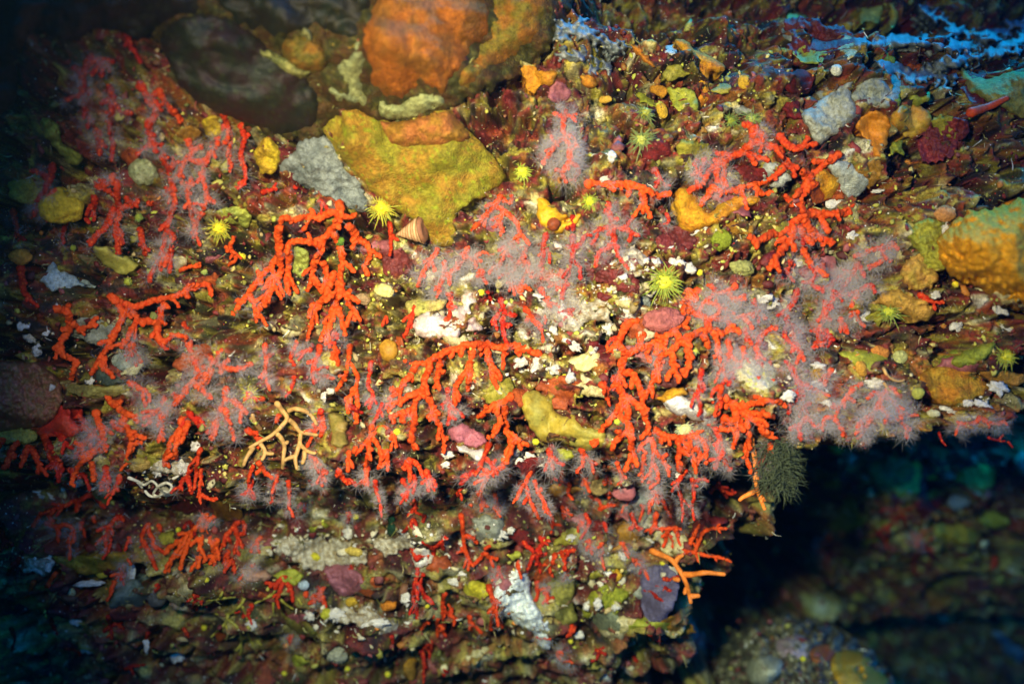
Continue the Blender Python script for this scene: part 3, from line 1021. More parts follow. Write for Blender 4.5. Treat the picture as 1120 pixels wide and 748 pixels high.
# ------------------------------------------------------------------ red corals: label, radius px, polyps, tone, branches as photograph points
KNOB = "knobby red corals with polyps drawn in"
FUZZ = "red corals wrapped in open pale polyps"
DEEP = "small red corals on the lower wall"
FAR = "dim red corals on the far blue wall"
CORALS = [
 # upper part of the face, near and out of focus
 ("dim blurred red coral with a smoky polyp cloud under the dark boulder", 5.5, 1.0, 'd', FUZZ, "100,62 92,80 90,98 93,118 104,142 108,165; 96,70 112,66 121,80; 92,96 100,104; 80,72 90,84; 104,140 112,150; 118,92 124,112 120,138 126,160; 124,112 134,124"),
 ("short dark red coral finger hanging above the smoky polyp cloud", 4.5, 0, 'd', KNOB, "133,28 139,40 142,50 149,59"),
 ("long red coral chain running down from the dark boulder into the polyps", 5.5, 0.9, 'r', FUZZ, "153,92 163,108 171,125 162,138 168,155 176,172 184,186 189,206 190,226 181,250 178,275 170,292 162,309; 163,108 172,100; 168,155 157,163; 184,186 196,176; 181,250 190,262 186,282; 189,206 178,214"),
 ("two-pronged red coral stub left of the yellow lump under the dark boulder", 5, 0.2, 'r', KNOB, "174,98 181,112 190,124 200,134; 181,112 176,122"),
 ("upright red coral with pink knobs beside the small yellow lump", 4.6, 0.9, 'r', FUZZ, "243,121 248,136 252,150 250,168 254,184; 248,136 240,144 236,160 228,172 222,190 226,214 222,232; 252,150 244,158; 228,172 218,178 206,172; 226,214 236,224; 222,232 215,244 214,258"),
 ("straight beaded dark red coral hanging next to the yellow crusty lump", 4.3, 0.3, 'r', KNOB, "263,136 267,152 264,170 268,188 266,204; 267,152 273,146"),
 ("salmon coral tangle below the thin red chain, half sunk in grey polyps", 4.6, 1.1, 'p', FUZZ, "205,152 210,166 202,176 196,190 204,206 208,226 212,246 211,262; 210,166 222,160; 196,190 188,200 186,218; 208,226 218,234; 204,206 214,200"),
 ("thick red coral fork above the pale olive leaf sponge", 5.2, 0.35, 'r', KNOB, "127,198 128,214 131,228 128,246 128,262 129,279; 125,226 118,244 108,256 98,270; 131,228 144,224 154,219; 144,224 138,214; 152,248 156,264 160,281; 128,214 116,206 104,206; 116,206 108,196; 160,222 167,223"),
 ("blurred red coral bough beside the yellow fluffy sponge ball", 5.2, 0.3, 'd', FUZZ, "58,180 54,198 46,214 40,226 34,237; 54,198 46,190"),
 ("dark red hooked coral at the foot of the yellow fluffy sponge", 4.3, 0.4, 'd', FUZZ, "14,230 18,246 20,256 28,263; 76,238 70,250 68,260"),
 ("stumpy red coral twig standing over the blue-grey star sponge", 4.8, 0, 'r', KNOB, "23,292 24,306 25,318 32,326 38,333; 24,306 29,312"),
 ("short orange coral twig pointing at the green-topped tube", 3.6, 0, 'o', KNOB, "196,296 207,292 220,291; 256,258 252,272 258,282 249,291; 250,276 247,268"),
 ("large open-branched orange coral reaching up towards the short twig", 5.2, 0.06, 'o', KNOB, "121,324 126,328 134,346 128,358 122,372 116,382 110,392 100,409; 126,328 150,335 168,328 187,325 206,318 222,311 231,313; 134,346 142,338 150,352 144,362 136,374 130,380; 150,352 162,351 173,352 176,338 178,328; 173,352 172,366 178,375 190,365; 110,392 114,406; 176,338 184,333"),
 ("orange coral with one long side arm beside the open-branched coral", 5.4, 0, 'o', KNOB, "60,337 72,340 76,352 72,368 64,378 63,383 74,391 84,397 79,408 78,416; 76,352 88,359 98,357 108,355; 72,340 76,332; 63,383 70,378"),
 ("little red coral peg behind the open-branched orange coral", 4, 0.1, 'r', KNOB, "138,372 140,384 141,393; 173,370 178,378 183,383; 200,352 206,362"),
 # large colony by the snail
 ("broad dense orange coral curtain hanging beside the snail shell", 5.6, 0.05, 'o', KNOB, "371,222 373,236 362,252 354,262 352,274 344,286 341,302 336,318; 373,236 362,232 350,238 338,237 322,240 310,238 306,246; 306,246 304,262 306,282 306,300 298,314 288,328 281,348; 352,270 336,264 318,266 314,272; 314,272 316,290 314,308 317,324; 362,252 372,268 374,288 372,306 380,328 386,340 387,350; 366,296 360,312 352,328 344,342 340,361; 372,306 367,326 363,344 355,361; 367,330 372,344 375,361; 365,338 361,362; 380,246 392,260 402,268 405,278 400,288 402,303; 341,302 348,312 354,322; 373,236 384,238; 352,286 358,304 352,318; 344,330 341,340; 378,325 384,316"),
 ("slanting orange coral sprays to the outer side of the dense coral curtain", 4.8, 0.35, 'o', KNOB, "304,282 296,292 286,302 280,310 272,320 264,330 255,345; 286,302 280,296; 272,320 278,334 284,344; 296,292 300,304 296,316; 264,330 258,328"),
 ("small red coral crest under the grey sponge patch", 3.6, 0.25, 'r', KNOB, "286,211 294,208 304,207; 320,204 326,206; 348,218 354,222 358,230"),
 ("beaded red coral stick beneath the big yellow cup coral", 3.8, 0, 'r', KNOB, "426,243 428,256 427,268 428,277; 422,345 423,355; 428,256 432,262"),
 ("slim smooth red coral finger over the torn white crust", 3.3, 0, 'r', KNOB, "454,336 450,348 446,360 442,370"),
 ("red coral tips peeping from pale polyps below the olive tongue sponge", 4.3, 1.9, 'p', FUZZ, "478,272 472,284 466,294 460,304 457,314; 486,284 486,298 481,312 480,322; 472,284 462,286; 486,298 494,304; 478,272 470,262"),
 ("short coral stump with a fluffy crown above the torn white crust", 4.6, 1.8, 'p', FUZZ, "512,268 508,280 502,290 498,296; 508,280 518,284 522,294; 518,284 526,276; 502,290 494,298 490,308"),
 ("red coral peg standing on the torn white crust", 4.4, 0.5, 'r', KNOB, "490,318 494,332 492,344 488,352; 494,332 500,338"),
 ("orange coral arch against the tip of the olive tongue sponge", 4.4, 0.9, 'o', FUZZ, "548,214 540,226 528,240 515,252; 540,226 552,230 562,240 568,252 566,264; 548,214 556,222 562,216; 552,230 546,242 538,250; 546,242 552,256"),
 ("coral with three red fingers inside the widest pale polyp cloud", 4.4, 2.0, 'p', FUZZ, "575,268 570,282 562,294 558,308; 570,282 578,290 574,306; 562,294 552,302; 575,268 566,262 556,270; 556,270 548,284 544,296; 548,284 540,292"),
 ("straight red coral column under the yellow sponge with the brown sea squirt", 4.4, 1.5, 'r', FUZZ, "597,255 595,270 594,286 592,306; 595,270 602,276; 594,286 587,296"),
 ("feathery red coral column right under the small brown sea squirt", 4.4, 1.7, 'r', FUZZ, "626,258 627,272 625,284 622,296 619,310; 627,272 635,268 640,258; 627,272 618,270; 625,284 634,290; 619,310 613,328"),
 ("cross-shaped red coral below the long horizontal coral bar", 5, 1.3, 'r', FUZZ, "664,222 668,236 670,250 672,264 676,282; 670,250 658,250 648,254; 670,250 682,250 694,256; 668,236 660,230; 672,264 664,272 656,274; 682,250 690,242"),
 ("long thick orange coral bar sprinkled with white grains", 5.8, 0.35, 'o', KNOB, "641,202 655,200 670,202 686,201 702,205 714,211; 702,205 704,220 703,236; 686,201 690,212; 714,211 722,218; 670,202 666,208"),
 ("pale pink coral fog with red specks above the brown sea squirt", 4.4, 2.0, 'p', FUZZ, "618,121 616,134 618,150 626,162 622,176 616,190 620,202; 604,122 614,128 632,126; 618,150 608,158 600,170 592,180; 626,162 634,158; 622,176 632,186 628,200; 608,158 602,148"),
 ("short red coral stubs around the white ring-shaped crumb", 3.8, 1.2, 'r', FUZZ, "716,184 722,196 730,204; 722,196 716,206; 728,232 732,240 728,246"),
 ("red coral on a dark stalk beside the mottled white rubble", 4.6, 0.3, 'r', KNOB, "548,328 550,340 550,354 551,369; 550,340 541,348 538,356; 550,340 559,344 566,346; 550,354 557,358"),
 ("dusky red coral in violet fuzz left of the curved white crumb", 4.2, 1.4, 'r', FUZZ, "574,336 580,346 588,357; 580,346 574,352; 588,357 594,362"),
 # upper right thick ones
 ("thick branching red coral spreading below the folded grey sponges", 6.0, 0.08, 'r', KNOB, "824,140 823,154 814,164 800,172 786,180 775,188 768,202; 823,154 838,158 852,164 862,178 874,186; 814,164 826,172 842,176; 850,146 858,156 872,162 886,158; 862,178 852,188 846,198; 786,180 782,192; 824,140 816,134"),
 ("orange coral spray propped on the crumpled orange sponge", 5.2, 0.25, 'o', KNOB, "838,196 824,202 808,206 792,211; 792,211 780,206 774,214 766,226; 808,206 814,214; 824,202 830,210 838,214"),
 ("star-shaped orange coral spreading flat arms on the rock", 6.6, 0.03, 'o', KNOB, "884,192 880,206 876,222 876,234; 876,234 892,234 912,234 933,232; 876,234 862,250 846,256 822,265; 870,246 862,264 850,280 840,296; 878,238 886,252 900,260 911,268; 874,246 878,262 880,276 890,294; 880,206 894,200; 876,222 864,224; 886,252 892,262; 920,166 908,176 894,186 884,192"),
 # violet polyp mass at the right
 ("rosy coral cushion buried in dark violet polyps beside the rosy sea squirt", 4.4, 1.9, 'p', FUZZ, "806,312 796,318 784,322 772,330 764,344; 796,318 802,328 812,334; 784,322 780,314 772,312; 772,330 788,336 800,342; 802,328 816,322; 788,336 784,346"),
 ("pink coral head with dark-tipped polyps near the olive fuzz sponge", 4.4, 1.8, 'p', FUZZ, "976,266 964,272 952,272; 964,272 968,282 976,286; 952,272 944,280; 968,282 958,290 948,292; 976,266 984,274"),
 ("row of red coral beads between violet polyps under the star-shaped coral", 4.4, 1.6, 'r', FUZZ, "928,298 918,304 908,312 898,318; 918,304 922,316 914,324; 908,312 912,326 904,336; 940,318 928,322 914,324; 898,318 888,310 892,300; 940,318 952,312 958,320"),
 ("red coral strand hanging from violet polyps beside the white star crumb", 4.6, 1.3, 'r', FUZZ, "872,318 868,330 860,342 862,354 858,366 866,376; 860,342 850,346; 862,354 872,360; 866,376 874,384"),
 ("beaded red coral strand at the edge of the violet polyp mass", 4.8, 1.1, 'r', FUZZ, "904,332 900,346 896,360 894,374 888,384; 900,346 910,350; 896,360 888,362; 918,346 924,358 928,366; 894,374 902,380"),
 ("two curved red strands in front of the white-flecked polyp mound", 4.6, 1.4, 'r', FUZZ, "832,368 828,382 830,396 838,408 846,418; 866,364 872,378 878,390 880,396; 832,368 842,360 852,356; 830,396 822,402; 872,378 864,386"),
 ("ragged red coral run with lilac polyps above the leathery lip", 4.6, 1.9, 'r', FUZZ, "866,402 872,416 878,430 878,444 884,456 892,468; 878,430 868,438 862,450; 884,456 874,466 876,482; 892,468 904,464; 878,444 888,440; 866,402 858,394; 874,466 862,470"),
 ("red-streaked coral bank with long lilac polyps on the lip", 4.6, 2.1, 'p', FUZZ, "976,424 966,432 960,444 954,456 946,468; 966,432 978,440 984,452 986,466; 976,424 986,434; 960,444 970,452 968,464; 954,456 944,460 936,470; 986,466 998,470; 966,432 954,428; 984,452 996,454; 946,468 938,480"),
 ("low coral ridge with pink knobs and lilac polyps beside the golden bits", 4.2, 2.0, 'p', FUZZ, "934,424 926,434 918,444 912,456; 926,434 936,440; 918,444 908,446; 912,456 918,466; 912,456 902,458 898,470; 934,424 944,418; 918,466 926,478"),
 ("coral tips with blue-grey polyps under the rusty sponge slab", 3.8, 1.9, 'p', FUZZ, "1072,456 1066,462 1056,464; 1072,456 1082,462 1090,464; 1056,464 1046,462; 1090,464 1100,460"),
 ("pinkish coral arm stretching from the orange coral knob into violet fuzz", 4.6, 1.2, 'p', FUZZ, "752,328 760,342 776,348 794,348 812,346 830,342; 794,348 800,358; 776,348 772,358; 812,346 822,356"),
 ("mauve coral thicket below the curved red strands", 4.2, 2.0, 'p', FUZZ, "796,372 798,388 792,402 795,418; 798,388 806,396 802,408; 792,402 784,410; 812,378 816,392 822,404; 784,376 788,388; 806,396 814,410"),
 # central row
 ("stout orange coral with long knobby legs between the cream sponge and the dark hollow", 5.6, 0.1, 'o', KNOB, "688,352 680,364 676,376 683,388 680,404 676,418 682,430 679,442 670,455 660,470 652,484; 683,388 694,384 702,376; 682,430 686,446 687,460 690,468 679,478 667,492; 690,468 691,486 693,503; 685,434 696,442 705,452 708,464 711,476; 680,406 694,411 700,424 703,441; 676,376 668,382 662,378; 688,352 698,350; 676,418 668,424"),
 ("orange coral arching from the orange knob past the rosy sea squirt", 5.6, 0.05, 'o', KNOB, "752,334 752,350 738,360 724,370 712,376 700,382; 738,360 744,372; 724,370 720,384; 752,334 744,330; 712,376 706,388"),
 ("orange coral with fingers dangling over the dark hollow", 5.4, 0.08, 'o', KNOB, "790,366 778,360 766,362 754,368 744,374 734,384 724,390 718,402 714,416 709,432; 734,384 736,398 740,408 743,419; 754,368 752,384 754,396 748,412; 766,362 772,372 776,382; 778,360 784,374 784,388; 744,374 758,380; 790,366 800,360 812,364"),
 ("wide orange coral fan with a long level bough and hanging knobby fingers", 5.4, 0.06, 'o', KNOB, "592,388 580,384 566,379 548,380 530,377 512,377 496,382 484,386 470,394 456,398 440,394; 456,398 448,410 440,422 433,430 430,436; 472,394 466,410 464,422 458,434 452,446 442,450 432,454 425,459; 462,428 446,434 436,440 429,442; 452,446 453,460 451,474 453,492; 464,430 472,440 475,454 481,468 487,485; 484,388 481,402 478,414 475,425; 517,382 514,396 506,410 500,420 497,429; 514,396 514,412 512,427; 530,380 537,398 538,410 543,421; 566,380 568,390; 430,454 430,464; 548,380 556,388; 475,454 466,456; 442,450 440,462"),
 ("red feathery coral tuft behind the fan of hanging fingers", 4, 1.3, 'r', FUZZ, "490,424 490,438 492,452 490,466; 490,438 498,446 506,454; 490,438 482,444; 492,452 500,460"),
 ("orange coral with three stumpy legs leaning on the olive slab sponge", 5.2, 0.05, 'o', KNOB, "559,432 552,440 544,442 534,448 522,457; 552,440 552,452 548,462 542,470 537,478; 550,458 554,470 559,482 557,494 551,505; 559,482 570,484 580,487; 544,442 540,452"),
 ("thin red twig over the white-rimmed mauve crust", 3.2, 0, 'r', KNOB, "536,484 531,494 528,502 524,513; 529,500 538,508 546,520; 538,508 543,502"),
 ("forked red coral drop with an orange tip left of the wide coral fan", 4.0, 0.15, 'o', KNOB, "383,378 381,392 379,406 374,416 370,426; 381,396 388,406 391,414 389,424 382,434 380,444 382,453; 389,424 391,440 390,452 391,464; 382,434 377,440"),
 ("dusky red coral hanging between the forked drop and the wide fan", 3.6, 0.5, 'r', FUZZ, "406,394 404,410 403,422 408,432 403,446; 408,432 404,448; 419,440 414,452 408,464"),
 ("orange coral spray with five thin legs under the wide coral fan", 4.0, 0.1, 'o', KNOB, "407,464 405,478 397,488 389,498; 404,480 403,494 399,511; 407,478 415,490 417,502 413,514; 411,470 420,468 430,474 433,490; 423,490 424,502 424,516; 405,478 412,470; 430,474 427,482; 382,492 381,504 380,517; 391,488 386,496"),
 ("red coral with fuzzy lilac polyps above the tan twig fan", 4, 1.3, 'r', FUZZ, "350,378 346,392 343,404 342,420; 346,392 338,398; 343,404 350,410; 322,410 319,426; 326,372 320,386 316,397; 342,382 330,386 322,390"),
 ("faded red coral smothered in polyps beside the yellow green cup", 4, 1.3, 'p', FUZZ, "290,376 291,392 290,408 292,420; 291,392 300,386; 290,408 282,414"),
 ("red coral clump behind the tan twig fan and the brown lobe", 4.4, 0.2, 'r', KNOB, "350,452 353,464 351,478; 353,464 346,470 340,480; 306,452 302,462; 346,470 342,462; 282,504 288,514 292,520"),
 # left middle
 ("large coral wrapped in lilac polyps with orange boughs showing through", 5.0, 1.5, 'p', FUZZ, "206,374 212,392 216,410 204,424 196,438 182,446 168,452 164,464; 222,382 236,396 252,404 266,402 276,396; 212,418 222,428 230,434; 248,422 246,438 240,452 234,466 232,482; 246,448 252,464 256,478; 252,436 262,444 271,452; 140,416 150,424 162,430; 206,374 198,366; 236,396 240,384; 182,446 178,458 176,472; 216,410 228,408; 196,438 188,430"),
 ("orange coral legs dropping out of the lilac polyp coral", 4.8, 0.1, 'o', KNOB, "200,456 196,470 188,482 184,492 181,502 179,511; 198,466 195,480 193,490 192,503; 206,460 203,470 202,477; 177,472 178,482"),
 ("crooked orange coral column above the amber ledge", 5, 0.08, 'o', KNOB, "117,433 126,444 134,450 137,462 143,474 145,484 142,496 141,508; 134,450 146,456 152,463; 145,484 156,484; 137,462 130,464; 126,444 134,438; 143,474 150,472"),
 ("forked orange coral beside the red sponge triangle", 5, 0.05, 'o', KNOB, "104,450 109,464 112,476 106,490 96,500 86,510 82,518 80,528; 102,474 92,486 82,498; 100,504 102,516 103,528; 109,464 116,470; 106,490 114,494; 92,486 84,486"),
 ("red coral legs hanging below the red sponge triangle", 4.6, 0.05, 'r', KNOB, "49,476 52,490 56,502 66,506 64,513; 32,487 27,498 22,512; 34,490 41,504 42,519; 20,482 12,494 8,506 2,514; 52,490 60,494; 4,478 -2,490; 12,494 16,502"),
 ("thin red coral hanging past the looped white worm tubes", 3.6, 0, 'r', KNOB, "219,490 216,504 214,520 212,536; 220,512 219,528 217,545; 217,540 226,544 236,547; 278,508 274,518 272,528"),
 ("pair of slanting red coral pegs above the olive ledge", 3.2, 0, 'r', KNOB, "131,520 127,532 122,542; 118,523 114,532 110,538; 127,532 130,538"),
 ("dusky coral with red polyps below the tan twig fan", 3.8, 1.2, 'r', FUZZ, "338,497 346,506 352,520 350,532; 346,506 338,512; 304,518 300,534 297,550; 315,524 317,540 315,556; 352,520 358,528"),
 # right middle, on the lip
 ("bushy orange coral knot beside the dark green weed tuft", 5.4, 0.08, 'o', KNOB, "792,434 802,442 812,445 826,440 840,438 856,441; 802,442 806,456 814,466 820,476 816,490 815,501; 808,450 822,458 832,466 842,478; 806,456 798,462 792,456 790,468; 814,466 800,470 786,468; 812,445 818,452 832,452 846,456; 826,440 832,432; 822,458 836,460; 832,466 838,474 846,474; 798,440 792,448; 806,470 804,482; 842,487 844,497"),
 ("orange comb-like coral under the white ragged sponge", 5.0, 0.1, 'o', KNOB, "716,470 726,476 740,478 754,478 766,478; 742,480 743,496 742,516; 756,480 753,492 748,498; 754,484 758,506; 766,478 772,490 773,503; 726,476 722,486; 760,488 768,500; 716,470 708,476"),
 ("salmon coral curtain with thin legs and lilac polyps on the lip", 4.0, 1.1, 'p', FUZZ, "712,478 716,492 714,506 710,522; 716,492 724,502 730,514 733,522; 704,496 703,512 702,528; 714,506 720,520 719,528; 712,478 702,486 698,494; 674,504 678,516 682,521; 724,502 730,496"),
 ("long red coral whip hanging in violet polyps on the lip", 4.4, 1.3, 'r', FUZZ, "782,468 788,482 791,496 795,512; 788,482 780,488; 791,496 784,504 782,514; 795,512 802,514; 782,468 774,462"),
 ("chain of red beads between the white ragged sponge and the orange knot", 4.2, 0.7, 'r', FUZZ, "767,404 766,418 763,430 766,442 768,451; 766,418 772,424; 763,430 758,436"),
 # lower wall
 ("fine red coral spray with lilac fuzz below the olive slab sponge", 2.9, 0.8, 'r', DEEP, "580,516 575,528 578,542 584,556 590,568; 584,524 588,538 596,550 599,562; 575,528 568,538 565,548; 578,542 572,552; 588,538 594,534"),
 ("cluster of red nubs in the violet shade below the white grains", 3.0, 0.4, 'r', DEEP, "617,514 614,524 612,532; 614,524 622,530 620,540; 634,514 638,524 636,532; 638,524 644,530"),
 ("red coral bits beside the rose-coloured blob in the violet shade", 3.0, 0.4, 'r', DEEP, "640,538 648,544 657,548; 654,558 664,554 674,552; 676,508 680,520 678,532; 664,518 668,530"),
 ("thin-legged red coral in front of the pale grey fin", 3.0, 0.2, 'r', DEEP, "722,530 714,538 711,548 709,562; 718,534 725,546 730,558; 714,538 720,546"),
 ("spindly red coral with blue haze beside the pale grey fin", 2.8, 0.7, 'r', DEEP, "746,520 738,532 734,538; 740,530 746,546 747,562; 757,522 759,540 757,560; 757,526 768,524 776,527; 746,520 752,514; 746,546 752,552"),
 ("lone red sprig hovering at the edge of the black gap", 2.8, 0, 'r', DEEP, "776,538 784,532 790,536 796,545; 790,536 800,540 806,538; 784,532 788,526"),
 ("red coral candelabra on the violet ledge", 2.9, 0.2, 'r', DEEP, "718,560 717,576 728,578 738,577 746,579; 731,580 728,590 725,599; 733,584 737,592; 717,576 710,584; 738,577 742,588 746,598 752,603"),
 ("slim red coral rods reaching out over the black gap", 2.6, 0, 'o', DEEP, "748,604 760,604 776,608 793,611; 754,596 760,584 765,572; 766,586 772,580 784,577 796,578; 760,604 764,594 768,584; 748,604 744,598"),
 ("small red X-shaped coral above the white lacy crust", 2.9, 0.1, 'r', DEEP, "572,592 580,600 587,606 599,606; 594,594 586,604 580,614 577,626; 586,606 590,618 592,628 600,628; 587,606 592,600; 592,628 588,636"),
 ("red T-shaped coral above the olive lumps", 2.9, 0, 'r', DEEP, "629,601 620,602 612,603; 614,603 617,614 617,624; 620,602 622,608"),
 ("red sprigs along the edge of the white lacy crust", 2.8, 0, 'r', DEEP, "587,636 588,648 586,658; 598,646 600,656 606,652; 600,656 598,660; 626,682 624,692 620,697; 626,692 630,684"),
 ("dull red twig lying on the blue-violet ledge", 2.8, 0.1, 'd', DEEP, "704,644 714,648 720,654 727,658; 714,648 722,642 735,646; 700,612 706,622 706,630; 724,632 734,634"),
 ("small dull red coral in the dark below the grey leather sponge", 2.6, 0, 'd', DEEP, "708,690 714,696 718,702; 650,710 656,712 663,716; 656,712 652,722"),
 ("wavy red coral above the yellow cushion", 3.0, 0.15, 'r', DEEP, "504,562 506,576 507,590 510,604 517,617 524,612 531,603; 507,586 516,588 522,594; 531,603 534,608 545,612; 510,604 503,598; 531,603 536,596"),
 ("tall narrow red coral with short side twigs in the dark recess", 3.2, 0.1, 'r', DEEP, "451,597 455,612 457,626 454,640 452,654 456,666 457,677; 456,636 462,646 465,655; 457,614 468,612 474,606 475,596; 474,600 466,594 461,592; 476,598 482,592 488,586; 482,592 486,602; 457,626 465,630; 455,612 462,606"),
 ("pronged red coral beside the tall narrow coral", 2.8, 0, 'r', DEEP, "487,647 484,660 485,676 485,693; 485,666 492,672 501,678; 492,672 496,664; 476,672 468,678 460,689; 478,674 479,684 478,697"),
 ("red coral fork next to the white lacy crust", 3.2, 0.2, 'r', DEEP, "535,640 538,654 541,664 538,676 537,688; 541,664 546,676 550,687; 538,654 548,660; 513,672 514,680 516,690; 541,664 534,668; 514,680 520,684"),
 ("red coral hoop near the bottom with an amber lobe", 2.6, 0, 'd', DEEP, "470,702 464,708 458,714; 464,706 472,712 472,700; 462,712 464,726 463,744; 428,694 430,704; 484,738 490,734"),
 ("red coral fork on the pale knoll under the white crumbs", 3.0, 0, 'r', DEEP, "313,629 304,636 293,643; 311,634 306,646 302,659; 313,636 319,646 320,658; 304,636 300,644; 313,629 318,634"),
 ("short thick red coral wedge beside the grey-blue knob", 3.4, 0, 'r', DEEP, "353,642 348,652 342,658 337,661; 348,652 350,658; 334,646 336,654"),
 ("red coral snippet above the white crumbs and yellow polyp", 2.8, 0.2, 'r', DEEP, "453,568 446,576 440,582; 453,568 456,576; 465,562 462,572"),
 ("wide orange-red coral rake spreading over the dark lower ledge", 3.4, 0.05, 'o', DEEP, "222,566 216,576 206,584 196,592 186,598 179,606; 206,584 200,596 190,608 180,627; 212,582 206,594 201,608 197,624; 222,574 220,590 217,604 215,620; 224,580 230,590 233,604 230,618; 238,588 236,600 234,612; 222,566 228,562; 217,604 222,610"),
 ("red coral rake end next to the white crumbs", 3.2, 0.05, 'r', DEEP, "262,568 254,578 248,586 242,598 236,614; 256,576 260,590 256,607; 262,568 268,576 266,586; 248,586 252,594; 252,610 258,628"),
 ("red coral drops left of the orange-red rake", 3.0, 0.3, 'r', DEEP, "163,572 156,584 155,594; 162,576 166,588 170,598 182,606; 156,590 164,606 172,624; 172,572 176,582"),
 ("red coral in grey fuzz over the olive patch", 3.0, 0.5, 'r', DEEP, "131,564 122,572 117,582 116,594 116,607; 117,582 122,592; 131,564 136,570; 140,586 144,594"),
 ("arched red coral with grey fuzz at the end of the olive patch", 3.0, 0.6, 'r', DEEP, "50,572 62,576 72,573 80,578 80,590 75,600; 62,576 66,586; 52,562 60,572; 45,562 40,570 36,577; 90,570 88,580; 102,564 104,572"),
 ("deep red coral stub at the dark edge of the lower ledge", 3.6, 0, 'd', DEEP, "2,580 4,592 2,604; 4,592 8,600; 22,608 16,618 8,630"),
 ("red coral pegs between the white bits and the teal fan rock", 2.8, 0, 'r', DEEP, "38,634 34,644 31,652; 62,624 56,634 50,642; 126,634 122,646 117,657; 136,616 134,626 131,631"),
 ("dim red coral cross below the teal fan rock", 2.6, 0, 'd', DEEP, "118,672 121,684 122,700; 121,684 128,682 136,688; 121,684 112,692; 56,676 58,684 62,690"),
 ("dim red coral thread on the dark floor of the ledge", 2.4, 0, 'd', DEEP, "12,686 16,698 13,710; 200,686 204,692 206,698; 162,690 160,700; 136,732 144,728 154,728; 70,708 80,710 88,714"),
 ("long red coral trailing along the shaded step", 3.2, 0.05, 'r', DEEP, "101,539 90,546 76,551 60,556 42,562; 86,548 84,554 82,560; 101,539 106,546 116,556; 60,556 54,564"),
 ("dusky corals with violet fuzz on the step under the wide fan", 3.0, 1.2, 'r', DEEP, "440,524 446,536 444,548; 452,518 454,530 452,540; 446,536 440,544; 410,524 412,538 416,550; 466,524 470,538"),
 ("violet-fuzzed corals on the step under the mauve crust", 3.0, 1.2, 'r', DEEP, "522,536 528,548 526,560; 540,538 544,550 550,556; 528,548 534,556; 512,540 514,552; 544,550 540,558"),
 ("red coral scraps in the violet shade by the lip", 2.8, 0.7, 'r', DEEP, "600,512 604,520 602,528; 640,560 644,572 640,582; 660,570 664,582; 690,560 694,572 700,580; 694,572 690,580"),
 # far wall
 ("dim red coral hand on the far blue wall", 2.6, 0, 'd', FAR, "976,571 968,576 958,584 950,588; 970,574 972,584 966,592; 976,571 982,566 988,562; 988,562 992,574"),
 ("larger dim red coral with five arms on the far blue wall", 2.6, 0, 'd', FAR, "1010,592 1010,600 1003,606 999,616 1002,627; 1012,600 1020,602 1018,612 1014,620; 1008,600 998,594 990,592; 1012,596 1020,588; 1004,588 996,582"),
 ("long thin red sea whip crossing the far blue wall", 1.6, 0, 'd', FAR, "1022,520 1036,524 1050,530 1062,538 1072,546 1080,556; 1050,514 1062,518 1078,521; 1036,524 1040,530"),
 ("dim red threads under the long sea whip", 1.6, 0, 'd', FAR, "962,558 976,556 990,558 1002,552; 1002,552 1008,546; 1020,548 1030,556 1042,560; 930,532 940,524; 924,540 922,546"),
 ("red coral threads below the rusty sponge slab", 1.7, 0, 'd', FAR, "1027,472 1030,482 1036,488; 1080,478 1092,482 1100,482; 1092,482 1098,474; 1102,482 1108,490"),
]
for lab, r, pol, tone, grp, spec in CORALS:
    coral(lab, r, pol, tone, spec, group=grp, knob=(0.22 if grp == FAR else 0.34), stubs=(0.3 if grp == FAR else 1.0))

# bare horny corals and twigs
TAN = (.52, .30, .09)
TONE['t'] = TAN
TONE['y'] = (.34, .30, .04)
TONE['w'] = (.62, .58, .40)
TONE['k'] = (.72, .20, .025)
coral("flat tan sea fan skeleton with forking twigs among the red corals", 3.1, 0, 't',
      "302,440 308,448 314,457 308,466 302,472 294,478 286,482 272,490; 314,450 322,447 332,449 340,454 347,465; 315,458 322,464 328,472 336,474 348,476; 329,473 328,484 330,488 338,494 346,496; 328,484 325,494 323,502 325,514; 325,498 316,501 310,504; 302,473 308,480 311,488 310,500 309,513; 311,486 316,482; 333,492 333,500 330,508; 285,470 278,460 276,452; 287,494 294,496 300,496; 284,484 290,494 286,504; 278,488 270,500 266,510",
      group=None, name="sea_fan", cat="sea fan", smooth_skin=True, lift=20)
coral("yellow-green twiggy fan on the dark lower ledge", 1.9, 0, 'y',
      "268,652 264,660 256,668 250,671 242,672 235,671; 250,671 247,680 240,688 230,697; 247,676 256,682 262,690 264,704 262,722; 265,662 270,676 271,692 276,704 281,714; 270,684 276,690; 264,704 258,712; 247,683 250,692 246,700; 214,650 222,656 236,655 252,653 266,652; 222,656 216,662; 240,654 244,646; 281,700 286,706",
      group=None, name="twig_fan", cat="twiggy bryozoan", smooth_skin=True, lift=16)
coral("pale olive twigs radiating under the small red fork coral", 1.8, 0, 'y', "298,650 290,654 278,660; 299,652 299,668 300,684; 304,652 312,660 321,666; 298,650 302,644; 326,654 332,664; 299,668 294,676",
      group=None, name="twig_fan", cat="twiggy bryozoan", smooth_skin=True, lift=12)
coral("bare flat orange branch hanging from the orange coral knot", 3.4, 0, 'k', "821,478 824,492 826,506 826,520 828,534 832,546 837,558; 827,536 820,540 812,544 808,548; 830,542 838,548; 826,520 830,526",
      group=None, name="bare_branch", cat="bare coral branch", smooth_skin=True, lift=16)
coral("bare orange-brown branch forking out over the black gap", 3.4, 0, 'k', "712,602 722,606 734,612 742,622 747,630 752,642 756,660; 746,628 758,628 772,626 794,628; 754,652 766,651; 738,616 742,610 748,606; 744,634 736,633; 752,642 748,650",
      group=None, name="bare_branch", cat="bare coral branch", smooth_skin=True, lift=26)
